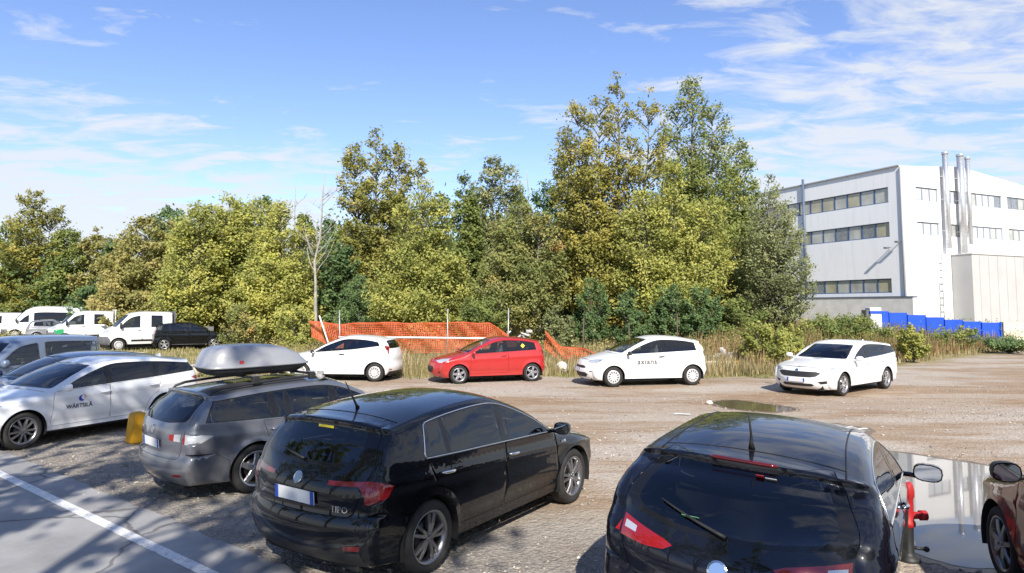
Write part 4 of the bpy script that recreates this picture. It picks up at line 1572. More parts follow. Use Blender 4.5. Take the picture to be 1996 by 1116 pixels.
        V2, F2, cls = patch(dom, regs, np.vstack([G] + rows))
        y = s.side(V2[:, 0], V2[:, 1])
        VL = np.stack([V2[:, 0], y, V2[:, 1]], 1)
        # strip domain
        sc = .72
        sreg, smeta = [], []
        for (part, poly, mat, gap) in s.strip_regions:
            sreg.append(poly * np.array([1, sc])); smeta.append((part, mat))
        for (part, poly, mat, gap) in s.strip_regions:
            if gap > 0:
                sreg.append(offset_poly(poly * np.array([1, sc]), gap)); smeta.append((None, None))
        L = s.T[-1]
        dom2 = np.vstack([np.stack([s.T, np.full_like(s.T, -sc)], 1), np.stack([s.T[::-1], np.full_like(s.T, sc)], 1)])
        # end rows get points too
        ss = np.concatenate([np.linspace(-1, 1, int(2 * sc / (h * 1.3)) | 1)[1:-1], [-.985, .985, -.95, .95]])
        ts = np.concatenate([s.T[1:-1:2] if h < .08 else s.T[1:-1:2], [1e-3, L - 1e-3]])
        G2 = np.stack(np.meshgrid(ts, ss * sc), -1).reshape(-1, 2)
        V3, F3, cls3 = patch(dom2, sreg, G2)
        VS = s.strip(V3[:, 0], np.clip(V3[:, 1] / sc, -1, 1))
        # join
        VR = VL * np.array([1, -1, 1])
        V = np.vstack([VS, VL, VR])
        F = np.vstack([F3[:, ::-1], F2[:, ::-1] + len(VS), F2 + len(VS) + len(VL)])
        keys = []
        for c in cls3:
            keys.append(('body', body) if c < 0 else smeta[c])
        single = ('body', 'lower_trim', 'front_bumper', 'tailgate', 'hood')
        for sg in ('+', '-'):
            for c in cls:
                if c < 0: keys.append(('body', body))
                else:
                    p, m = meta[c]
                    keys.append((p if p in single or p is None else p + sg, m))
        # merge seam vertices
        rk = np.round(V, 4)
        _, idx, inv_ = np.unique(rk, axis=0, return_index=True, return_inverse=True)
        inv_ = inv_.ravel()
        V = V[idx]; F = inv_[F]
        good = (F[:, 0] != F[:, 1]) & (F[:, 1] != F[:, 2]) & (F[:, 0] != F[:, 2])
        _, once = np.unique(np.sort(F, 1), axis=0, return_index=True)
        keepf = np.zeros(len(F), bool); keepf[once] = True
        good &= keepf
        F = F[good]; keys = [k for k, g_ in zip(keys, good) if g_]
        fn = np.cross(V[F[:, 1]] - V[F[:, 0]], V[F[:, 2]] - V[F[:, 0]])
        vn = np.zeros_like(V)
        for k in range(3):
            np.add.at(vn, F[:, k], fn)
        vn /= np.maximum(np.linalg.norm(vn, axis=1), 1e-12)[:, None]
        groups = {}
        for i, k in enumerate(keys):
            if k[0] is None: continue
            groups.setdefault((k[0], k[1].name), []).append(i)
        first = {}
        for (part, mname), fi in groups.items():
            f = F[fi]
            u, iv = np.unique(f, return_inverse=True)
            me = mesh_np('panel', V[u], iv.reshape(-1, 3), True)
            me.validate()
            me.normals_split_custom_set_from_vertices([tuple(n) for n in vn[u]])
            par = s.root
            nm = part.rstrip('+-')
            if nm.startswith('window_pane'): nm = 'side_window'
            o = link(nm, me, MATS[mname], par)
            first.setdefault(part, o)
        s.parts = first
        return first

    # furniture --------------------------------------------------------------
    def wheels(s, style, rim_mat, width=.205, steer=0.0, back=None):
        rw = s.rw
        tyre, hub, rim = wheel_meshes(style, rw, width)
        for xw in (s.xf, s.xr):
            for sg in (1, -1):
                y = (s.ys(xw, s.rw + s.ra + .03) if xw > s.xR + .2 else s.W0) - .02 - width / 2
                w = link('wheel', hub, back or M_RIMDARK, s.root)
                w.location = (xw, sg * y, rw)
                w.rotation_euler = (0, 0, (0 if sg > 0 else math.pi) + (steer if xw == s.xf else 0))
                link('tyre', tyre, M_TYRE, w)
                r = link('rim', rim, None, w)
                if len(rim.materials) == 0:
                    rim.materials.append(rim_mat)
                r.material_slots[0].link = 'OBJECT'
                r.material_slots[0].material = rim_mat
                r.rotation_euler = (0, random.uniform(0, 6), 0)
        # wheel housings, each a dark half-shell behind the arch
        for xw in (s.xf, s.xr):
            if xw < s.xR + s.ra * .8: continue
            for sg in (1, -1):
                V, F = [], []
                n = 18
                y1 = s.ys(xw, s.rw + s.ra + .03) - .004
                for i, yy in enumerate((y1, y1 - .32)):
                    for k in range(n + 1):
                        a = math.pi * (k / n) * 1.2 - .1 * math.pi
                        rr = s.ra + .002
                        V.append((xw + rr * math.cos(a), sg * yy, s.rw + rr * math.sin(a)))
                for k in range(n):
                    F.append((k, k + 1, n + 2 + k, n + 1 + k))
                F.append(tuple(range(n + 1, 2 * n + 2)))
                MB().add(V, F).build('wheel_housing', M_UNDER, s.root)

    def cabin(s, seats=True, mat=None, rear=True, floor=.28):
        sp = s.sp
        x0, x1 = s.xR + .22, s.xF - .25
        w = s.W0 - .27
        MB().box(((x0 + x1) / 2, 0, floor - .04), (x1 - x0, 2 * w, .14)).build('underbody', M_UNDER, s.root)
        cx = sp['cowl'][0]
        mat = mat or M_SEAT
        zb = float(s.beltz(cx - .2))
        d = MB()
        d.box((cx - .12, 0, zb - .20), (.42, 2 * s.W0 - .34, .30), bev=.05)
        d.build('dashboard', M_PLASTIC, s.root)
        # engine bulkhead and inner doors keep light out of the seams
        b = MB().box((cx + .1, 0, zb - .45), (.03, 2 * s.W0 - .4, .75))
        b.build('bulkhead', M_UNDER, s.root)
        st = MB()
        st.lathe([(.175, -.012), (.19, 0), (.175, .012), (.16, 0), (.175, -.012)], 18, 'x', (cx - .42, .36, zb - .02))
        st.build('steering_wheel', M_PLASTIC, s.root)
        if not seats:
            return
        def seat(x, y, wid, name):
            m = MB()
            m.box((x + .12, y, floor + .22), (.52, wid, .18), bev=.06)
            m.add(*_tilt_box((x - .20, y, floor + .52), (.15, wid, .60), -.22))
            m.add(*_tilt_box((x - .32, y, floor + .90), (.10, min(wid, .28), .18), -.22))
            m.build(name, mat, s.root)
        sx = sp.get('seat_x', cx - 1.05)
        for y in (.36, -.36):
            seat(sx, y, .48, 'seat')
        if rear:
            m = MB()
            rx = sp.get('rear_seat_x', sx - .85)
            m.box((rx + .12, 0, floor + .22), (.5, 2 * w, .2), bev=.06)
            m.add(*_tilt_box((rx - .22, 0, floor + .50), (.16, 2 * w, .56), -.28))
            for y in (.38, -.38):
                m.add(*_tilt_box((rx - .36, y, floor + .84), (.10, .26, .16), -.28))
            m.build('rear_seat', mat, s.root)

    def mirror(s, x, z, mat, size=(.10, .20, .14), sides=(1, -1), out=.08):
        for sg in sides:
            y = s.ys(x, z)
            c = Vector((x - .02, sg * (y + out + size[1] / 2), z + .05))
            m = MB()
            V, F = [], []
            prof = [(.0, .25), (.12, .72), (.35, .95), (.7, 1), (1.0, .97)]
            n = 14
            for (u, k) in prof:
                for j in range(n):
                    a = 2 * math.pi * j / n
                    ca, sa = math.cos(a), math.sin(a)
                    py = math.copysign(abs(ca) ** .7, ca) * size[1] / 2 * k
                    pz = math.copysign(abs(sa) ** .7, sa) * size[2] / 2 * k
                    V.append((c.x + size[0] * (.6 - u), c.y + py, c.z + pz))
            for i in range(len(prof) - 1):
                for j in range(n):
                    F.append((i * n + j, i * n + (j + 1) % n, (i + 1) * n + (j + 1) % n, (i + 1) * n + j))
            F.append(tuple(range(n)))
            m.add(V, F, True)
            m.tube([(x + .01, sg * (y - .01), z - .0), (x, sg * (y + out * .6), z + .005), (c.x, c.y - sg * size[1] * .25, c.z - size[2] * .3)], .022, 8)
            o = m.build('mirror', mat, s.root)
            xb = c.x + size[0] * (.6 - .985)
            G = [(xb, c.y + math.copysign(abs(math.cos(t)) ** .7, math.cos(t)) * size[1] * .44, c.z + math.copysign(abs(math.sin(t)) ** .7, math.sin(t)) * size[2] * .42) for t in np.linspace(0, 2 * math.pi, 18, endpoint=False)]
            MB().add(G, [tuple(range(18))]).build('mirror_glass', M_MIRROR, o)

    def handle(s, x, z, mat, ln=.20, parent=None):
        for sg in (1, -1):
            n = 7
            pts = []
            for i in range(n):
                u = i / (n - 1) - .5
                xx = x + u * ln
                yy = s.ys(xx, z + u * .01) + .030 * (1 - (2 * u) ** 4) + .002
                pts.append((xx, sg * yy, z - u * .012))
            par = s.root
            d = s.parts.get(('rear_door' if parent == 'rear' else 'door') + ('+' if sg > 0 else '-'))
            if d is not None:
                par = d
            m = MB().tube(pts, [.010, .015, .016, .016, .016, .015, .010], 8)
            m.build('handle', mat, par)

    def on_side(s, pts, mat, name, rad=.006, lift=.002, parent=None, n=6):
        P = np.array(pts, float)
        q, _ = resample(P, .05)
        for sg in (1, -1):
            y = s.side(q[:, 0], q[:, 1]) + lift
            MB().tube([(a[0], sg * b, a[1]) for a, b in zip(q, y)], rad, n).build(name, mat, s.root)

    def plate(s, z, rear, w=.52, hgt=.11, y0=0.0, tilt=None, part='number_plate'):
        c = s.face_pt(y0, z, rear)
        up = s.face_pt(y0, z + .05, rear)
        dn = s.face_pt(y0, z - .05, rear)
        ax = (up - dn).normalized()
        sg = -1 if rear else 1
        nrm = Vector((0, 1, 0)).cross(ax)
        if nrm.x * sg < 0: nrm = -nrm
        def quad(y1, y2, lift, m, name, par):
            V = []
            for l in (lift - .008, lift):
                for yy, zz in ((y1, -hgt / 2), (y2, -hgt / 2), (y2, hgt / 2), (y1, hgt / 2)):
                    V.append(c + Vector((0, yy, 0)) + ax * zz + nrm * l)
            return MB().add(V, [(3, 2, 1, 0), (4, 5, 6, 7), (0, 1, 5, 4), (1, 2, 6, 5), (2, 3, 7, 6), (3, 0, 4, 7)]).build(name, m, par)
        o = quad(-w / 2, w / 2, .014, M_PLATE, part, s.root)
        quad(w / 2 - .045, w / 2 - .002, .0165, M_PLATEBLUE, 'plate_band', o)
        quad(-w / 2 + .002, -w / 2 + .045, .0165, M_PLATEBLUE, 'plate_band', o)

    def emblem(s, z, rear, rad=.045, y0=0.0):
        c = s.face_pt(y0, z, rear)
        up, dn = s.face_pt(y0, z + .03, rear), s.face_pt(y0, z - .03, rear)
        ax = (up - dn).normalized()
        nrm = Vector((0, 1, 0)).cross(ax)
        if nrm.x * (-1 if rear else 1) < 0: nrm = -nrm
        n = 20
        V = []
        for (k, l) in ((1, .0), (1, .008), (.85, .012), (.8, .009)):
            for j in range(n):
                a = 2 * math.pi * j / n
                V.append(c + Vector((0, 1, 0)) * (rad * k * math.cos(a)) + ax * (rad * k * math.sin(a)) + nrm * l)
        F = [(i * n + j, i * n + (j + 1) % n, (i + 1) * n + (j + 1) % n, (i + 1) * n + j) for i in range(3) for j in range(n)]
        F.append(tuple(range(3 * n, 4 * n)))
        return MB().add(V, F).build('emblem', M_CHROME, s.root)

    def wiper(s, y0, z0, y1, z1, rear, name='wiper'):
        pts = []
        for k in np.linspace(0, 1, 8):
            p = s.face_pt(y0 + (y1 - y0) * k, z0 + (z1 - z0) * k, rear)
            pts.append(p + Vector((-.018 if rear else .018, 0, .012)))
        MB().tube(pts, [.014, .012, .011, .010, .009, .008, .007, .006], 6).build(name, M_PLASTIC, s.root)

    def text_side(s, txt, x0, z0, size, mat, sg=1, name='lettering', parent=None, space=1.0):
        fc = bpy.data.curves.new('lettering', 'FONT')
        fc.body = txt; fc.size = size; fc.align_x = 'CENTER'; fc.space_character = space
        fc.offset = size * .022
        fc.resolution_u = 3
        o = bpy.data.objects.new('tmp', fc)
        COL.objects.link(o)
        me = bpy.data.meshes.new_from_object(o)
        bpy.data.objects.remove(o); bpy.data.curves.remove(fc)
        n = len(me.vertices)
        co = np.zeros(n * 3); me.vertices.foreach_get('co', co); co = co.reshape(-1, 3)
        x = x0 - sg * co[:, 0]; z = z0 + co[:, 1]
        y = s.side(x, z) + .004
        me.vertices.foreach_set('co', np.stack([x, sg * y, z], 1).ravel())
        me.materials.clear()
        return link(name, me, mat, parent or s.root)

    def text_face(s, txt, y0, z0, size, mat, rear, name='lettering', lift=.005, slope=0.0):
        fc = bpy.data.curves.new('lettering', 'FONT')
        fc.body = txt; fc.size = size; fc.align_x = 'CENTER'; fc.resolution_u = 2
        o = bpy.data.objects.new('tmp', fc)
        COL.objects.link(o)
        me = bpy.data.meshes.new_from_object(o)
        bpy.data.objects.remove(o); bpy.data.curves.remove(fc)
        for v in me.vertices:
            yy = y0 + (-v.co.x if rear else v.co.x)
            yy = y0 - v.co.x if rear else y0 + v.co.x
            p = s.face_pt(yy, z0 + v.co.y, rear)
            v.co = p + Vector((-lift if rear else lift, 0, lift * .5))
        me.materials.clear()
        return link(name, me, mat, s.root)

    def place(s, front_px=None, rear_px=None, side=1, pos=None, heading=None, anchor=None, scale=1.0):
        """stand the vehicle on the ground; from two tyre contact points seen on one side, or directly"""
        if front_px is not None:
            A, B = ground(*front_px), ground(*rear_px)
            d = (A - B); ang = math.atan2(d.y, d.x)
            mid = (A + B) / 2
            fwd = Vector((math.cos(ang), math.sin(ang), 0)); left = Vector((-fwd.y, fwd.x, 0))
            cx = (s.xf + s.xr) / 2
            loc = mid - fwd * cx - left * (side * (s.W0 - .12))
        else:
            ang = heading; loc = Vector((pos[0], pos[1], 0))
            if anchor is not None:      # anchor: local point that stands at pos
                c, sn = math.cos(ang), math.sin(ang)
                loc -= Vector((anchor[0] * c - anchor[1] * sn, anchor[0] * sn + anchor[1] * c, 0))
        s.root.location = (loc.x, loc.y, pos[2] if (pos is not None and len(pos) > 2) else 0.0)
        s.root.rotation_euler = (0, 0, ang)
        s.root.scale = (scale,) * 3
        return s


def _tilt_box(c, size, a):
    x, y, z = [d / 2 for d in size]
    V = []
    ca, sa = math.cos(a), math.sin(a)
    for (i, j, k) in ((-1, -1, -1), (1, -1, -1), (1, 1, -1), (-1, 1, -1), (-1, -1, 1), (1, -1, 1), (1, 1, 1), (-1, 1, 1)):
        px, pz = i * x * (.8 if k > 0 else 1), k * z
        V.append((c[0] + px * ca + pz * sa, c[1] + j * y * (.86 if k > 0 else 1), c[2] - px * sa + pz * ca))
    return V, [(3, 2, 1, 0), (4, 5, 6, 7), (0, 1, 5, 4), (1, 2, 6, 5), (2, 3, 7, 6), (3, 0, 4, 7)]


def profile(L, H, nose=.62, hood=(.78, .93), cowl=(1.0, .99), ws_top=(.15, 1.40), peak=-.5, rear_roof=(-1.75, 1.36), win_base=(-2.0, 1.0),
            tail=.86, bump_r=.56, low=.22, lip=.05, nose_b=.24, roof_b=.05, tail_b=.13, ws_b=.13, rw_b=.10, r_end=.11, r_roof=.075, r_hood=.09, notch=.04, nose_x=0.0):
    """centre-line of a car from front lip to rear lip: (x, z, edge shift x, edge shift z, edge radius)"""
    f, r = L / 2, -L / 2
    zt = ws_top[1]
    K = [(f - .16, low - .02, -nose_b * .9, 0, r_end * .7),
         (f - .05, low + .06, -nose_b, 0, r_end),
         (f, low + .22, -nose_b, 0, r_end),
         (f - .02 - nose_x * .3, nose - .06, -nose_b * 1.02, -.01, r_end),
         (f - .10 - nose_x, hood[0] - .03, -nose_b * 1.0, -.02, r_hood * 1.1),
         (f - .22 - nose_x, hood[0] + .015, -nose_b * .75, -.035, r_hood),
         ((f - .2 + cowl[0]) / 2, (hood[0] + hood[1]) / 2 + .035, -.10, -.045, r_hood),
         (cowl[0] + .10, cowl[1] - .025, -.10, -.04, r_hood),
         (cowl[0], cowl[1], -ws_b, -.03, .06),
         (cowl[0] * .5 + ws_top[0] * .5 + .02, cowl[1] * .5 + zt * .5 + .025, -ws_b * .75, -.04, r_roof * .8),
         (ws_top[0], zt, -ws_b * .4, -roof_b, r_roof),
         ((ws_top[0] * .45 + peak * .55), H - (H - zt) * .18, 0, -roof_b * 1.05, r_roof),
         (peak, H, 0, -roof_b * 1.05, r_roof),
         ((peak + rear_roof[0]) / 2, H - (H - rear_roof[1]) * .26, 0, -roof_b * 1.05, r_roof),
         (rear_roof[0] + .12, rear_roof[1] + .018, .02, -roof_b, r_roof),
         (rear_roof[0], rear_roof[1], rw_b * .5, -roof_b * .8, r_roof * .9),
         (rear_roof[0] - .0, rear_roof[1] - .05, rw_b * .75, -.03, r_roof * .9),
         ((rear_roof[0] + win_base[0]) / 2 - .01, (rear_roof[1] + win_base[1]) / 2, rw_b, -.01, r_roof),
         (win_base[0], win_base[1], rw_b * 1.1, 0, r_end * .8),
         (win_base[0] - .05, win_base[1] - .06, tail_b, 0, r_end),
         (r + notch, (tail + bump_r) / 2 + .02, tail_b, 0, r_end),
         (r + notch + .01, bump_r + .05, tail_b, 0, r_end),
         (r + .015, bump_r - .02, tail_b, 0, r_end),
         (r, bump_r - .14, tail_b, 0, r_end),
         (r + .04, low + .10, tail_b, 0, r_end),
         (r + .14, low, tail_b * .8, 0, r_end * .7)]
    return K


def door_poly(v, x1, x2, z0=.33, top=.004, lean1=.0, lean2=.0, arch=None):
    """door outline between x1 (rear) and x2 (front); arch: wheel centre x whose opening bites the lower rear corner"""
    zt1, zt2 = float(v.beltz(x1)) - top, float(v.beltz(x2)) - top
    P = [(x2 - .02, z0), (x2, z0 + .08), (x2 + lean2 * .5, (z0 + zt2) / 2), (x2 + lean2, zt2)]
    n = 8
    for k in range(1, n):
        x = x2 + (x1 - x2) * k / n
        P.append((x, float(v.beltz(x)) - top))
    P += [(x1 + lean1, zt1)]
    if arch is None:
        P += [(x1 + lean1 * .5, (z0 + zt1) / 2), (x1, z0 + .08), (x1 + .02, z0)]
    else:
        ra = v.ra + .07
        # walk down then round the arch
        a0 = math.radians(80); a1 = math.asin(max(-.99, (z0 - v.rw) / ra))
        for t in np.linspace(a0, a1, 8):
            x, z = arch + ra * math.cos(t), v.rw + ra * math.sin(t)
            if x > x1 - .02:
                P.append((x, z))
    for k in range(1, 6):
        xa = P[-1][0] if k == 1 else xa
        P.append((xa + (x2 - .02 - xa) * k / 6, z0))
    return np.array(P)


def side_windows(v, m=.06, front=None, rear=None, pillars=(), glass=(), trim=.012, frame=None, low=.012, rad=.035):
    """side glass cut from under the roof edge; pillars: (x at belt, lean, width); rear: line the glass ends at"""
    xs = np.arange(v.xR + .05, v.sp['cowl'][0] + .1, .045)
    zt = v.top_edge(xs) - m
    zb = v.beltz(xs) + low
    ok = zt > zb + .012
    # keep the continuous run that holds the roof
    xs, zt, zb = xs[ok], zt[ok], zb[ok]
    poly = [(x, z) for x, z in zip(xs[::-1], zt[::-1])] + [(x, z) for x, z in zip(xs, zb)]
    if rear: poly = clip_half(poly, rear[0], rear[1])
    if front: poly = clip_half(poly, front[0], front[1])
    frame_poly = rounded(poly, rad)
    wins = []
    cuts = sorted(pillars, key=lambda p: -p[0])
    edges = [None] + list(cuts) + [None]
    for i in range(len(edges) - 1):
        a, b = edges[i], edges[i + 1]
        q = list(frame_poly)
        if a is not None:      # in front: stay behind pillar a
            x, l, w = a
            z = float(v.beltz(x))
            q = clip_half(q, (x - w / 2 + l, z + 1), (x - w / 2, z)) if False else clip_half(q, (x - w / 2, z), (x - w / 2 + l, z + 1))
        if b is not None:
            x, l, w = b
            z = float(v.beltz(x))
            q = clip_half(q, (x + w / 2 + l, z + 1), (x + w / 2, z))
        if len(q) > 2:
            wins.append(offset_poly(rounded(q, rad), -trim))
    for i, q in enumerate(wins):
        v.rs('side_window' if True else '', q, glass[min(i, len(glass) - 1)])
        v.side_regions[-1] = ('window_pane_%d' % i,) + v.side_regions[-1][1:]
    v.rs('window_frame', frame_poly, frame or M_GLOSSBLK)
    v.frame_poly = frame_poly
    return frame_poly


# ------------------------------------------------------------------ the vehicles
M_INK = pmat('lettering_dark', (.03, .035, .06), .5)
M_INKGREY = pmat('lettering_grey', (.06, .065, .085), .5)
M_LOGOBLUE = pmat('logo_blue', (.015, .06, .42), .4)
M_LOGOPINK = pmat('logo_orange', (.75, .32, .22), .4)
M_STICKY = pmat('sticker_yellow', (.75, .62, .05), .5)
M_STICKR = pmat('sticker_red', (.65, .05, .05), .5)
M_STICKW = pmat('sticker_white', (.75, .75, .75), .5)
M_GREEN = pmat('paint_green', (.02, .30, .12), .4, 0, .6)
HN = math.atan2(.79, .61)          # cars of the near row stand square to the road


def car(name, label, cat, sp, group=None):
    """common build: glass, doors, lights, bumpers, shell, then wheels and cabin"""
    v = Vehicle(name, label, cat, sp, group)
    p = sp['paint']
    g = sp.get('gap', .005 if v.h < .08 else .006)
    c = sp['cowl']; wt = sp['ws_top']
    side_windows(v, **sp['glass'])
    for i, d in enumerate(sp.get('doors', ())):
        kw = dict(d)
        nm = kw.pop('name', 'door' if i == 0 else 'rear_door')
        v.rs(nm, door_poly(v, **kw), p, g)
    # screens
    sy = sp.get('ws_sy', (.90, .87))
    v.rtop('windscreen', [(c[0] - .035, sy[0]), (c[0] - .035, -sy[0]), (wt[0] + .03, -sy[1]), (wt[0] + .03, sy[1])], sp.get('ws_glass', G_CLEAR), rad=.08)
    if 'rear_glass' in sp:
        v.rface('rear_window', rounded(sp['rear_glass'], sp.get('rg_rad', .09), 5), sp.get('rg_mat', G_TINT), True)
        if 'rear_frame' in sp:
            v.rface('rear_window_frame', rounded(sp['rear_frame'], .09, 5), M_GLOSSBLK, True)
    for (part, poly, mat, rear, pair) in sp.get('faces', ()):
        v.rface(part, poly, mat, rear, 0, pair)
    for (part, poly, mat) in sp.get('sides', ()):
        v.rs(part, poly, mat, 0)
    if 'tailgate' in sp:
        v.rface('tailgate', rounded(sp['tailgate'], .05), p, True, g)
    if sp.get('hood_gap', True):
        f = v.xF
        v.rtop('hood', [(f - .20, .80), (c[0] + .07, .95), (c[0] + .07, -.95), (f - .20, -.80)], p, g, rad=.07)
    for (part, poly, mat, gap) in sp.get('sides2', ()):
        v.rs(part, poly, mat, gap)
    v.shell()
    st, _ = sp['wheel']
    v.wheels(st, sp.get('rim', M_RIM), sp.get('tyre_w', .205), sp.get('steer', 0))
    if sp.get('cabin', True):
        v.cabin(True, sp.get('seat_mat'), sp.get('rear_seats', True))
    else:
        v.cabin(False)
    return v


def mirrored(poly):
    return [(-y, z) for y, z in poly][::-1]


def sym(half):
    """closed outline from its right half listed top to bottom (y>=0)"""
    return [(y, z) for y, z in half] + [(-y, z) for y, z in half[::-1]]


# --- black five-door hatchback (its rear and right side to the road)
def black_hatch():
    L = 4.37
    sp = dict(W=1.79, h=.045, paint=P_BLACK, wheel=('twin', .328), rim=M_RIMGREY, axles=(1.305, -1.335), cowl=(1.0, .985), ws_top=(.14, 1.405),
              keys=profile(L, 1.495, nose=.60, hood=(.76, .93), cowl=(1.0, .985), ws_top=(.14, 1.405), peak=-.42, rear_roof=(-1.80, 1.365), win_base=(-2.02, 1.03), tail=.95, bump_r=.62, notch=.045),
              belt=[(1.3, .90), (.6, .945), (-.9, 1.0), (-2, 1.05)], sill=.24,
              creases=[(.70, .90, .016), (.40, .37, -.014)], pr=.10,
              glass=dict(m=.055, rear=[(-1.28, 1.5), (-1.42, 1.0)], pillars=[(-.14, .04, .10), (-1.06, -.05, .035)], glass=[G_CLEAR, G_TINT, G_TINT], trim=.014, rad=.05),
              doors=[dict(x1=-.16, x2=.93, lean1=.02, lean2=-.05, z0=.34), dict(x1=-1.30, x2=-.17, lean1=-.06, lean2=.02, z0=.34, arch=-1.335)],
              rear_glass=sym([(.50, 1.315), (.565, 1.20), (.60, 1.075), (.30, 1.04)]), rear_frame=sym([(.55, 1.335), (.66, 1.20), (.685, 1.05), (.34, 1.015)]),
              tailgate=sym([(.62, 1.365), (.735, 1.08), (.70, .86), (.62, .64)]),
              faces=[('tail_light', [(.36, .915), (.66, .925), (.95, .955), (.95, .76), (.80, .745), (.735, .80), (.66, .885), (.36, .880)], M_REDLENS, True, True),
                     ('reversing_light', [(.40, .872), (.655, .872), (.70, .80), (.52, .79), (.43, .83)], M_GLOSSBLK, True, True),
                     ('reflector', [(.56, .405), (.80, .42), (.80, .375), (.56, .365)], M_DKREDLENS, True, True),
                     ('lower_trim', [(1, .345), (1, .1), (-1, .1), (-1, .345)], M_PLASTIC, True, False)],
              sides=[('tail_light', [(-2.4, .955), (-1.93, .93), (-1.80, .885), (-1.86, .80), (-2.0, .75), (-2.4, .74)], M_REDLENS)],
              sides2=[('fuel_flap', rounded([(-1.62, .87), (-1.44, .87), (-1.44, .74), (-1.62, .74)], .06), P_BLACK, .003),
                      ('bumper_corner', [(-2.4, .63), (-1.85, .66), (-1.68, .60), (-1.64, .2), (-2.4, .2)], P_BLACK, .003)])
    v = car('black_hatchback', 'glossy black five-door hatchback with chrome door handles and split-spoke dark wheels', 'car', sp)
    v.on_side([tuple(p) for p in v.frame_poly[::1]] + [tuple(v.frame_poly[0])], M_CHROME, 'window_trim', .0065, .001)
    v.handle(-.02, .845, M_CHROME)
    v.handle(-1.12, .875, M_CHROME, parent='rear')
    v.mirror(.80, .95, P_BLACK)
    v.plate(.76, True)
    v.emblem(.90, True, .055)
    v.text_face('TIPO', -.50, .665, .075, M_CHROME, True)
    v.text_face('ROMA AUTO', -.05, 1.292, .034, M_STICKY, True, 'sticker')if False else None
    MB().box((0, 0, 0), (.004, .20, .022)).build('sticker', M_STICKY, v.root).location = v.face_pt(-.02, 1.30, True) + Vector((-.012, 0, .004))
    v.wiper(.02, 1.035, .42, 1.10, True)
    t = v.strip(v.t_at_x(-1.42), 0.0)
    b = Vector(t)
    MB().tube([b, b + Vector((-.02, 0, .03)), b + Vector((-.16, 0, .26))], [.022, .012, .005], 8).build('antenna', M_PLASTIC, v.root)
    # roof seam behind the antenna and side repeater
    P = [Vector(v.strip(v.t_at_x(-1.56), k)) + Vector((0, 0, .001)) for k in np.linspace(-.97, .97, 15)]
    MB().tube(P, .004, 5).build('roof_seam', M_UNDER, v.root)
    MB().box((1.0, 0, 0), (.10, .01, .03)).build('repeater', M_CLEARLENS, v.root).location = (.04, -v.ys(1.04, .80) - .004, .80)
    return v


v_tipo = black_hatch()
v_tipo.place(pos=(-.74, 8.08), heading=R(56), scale=1.04)


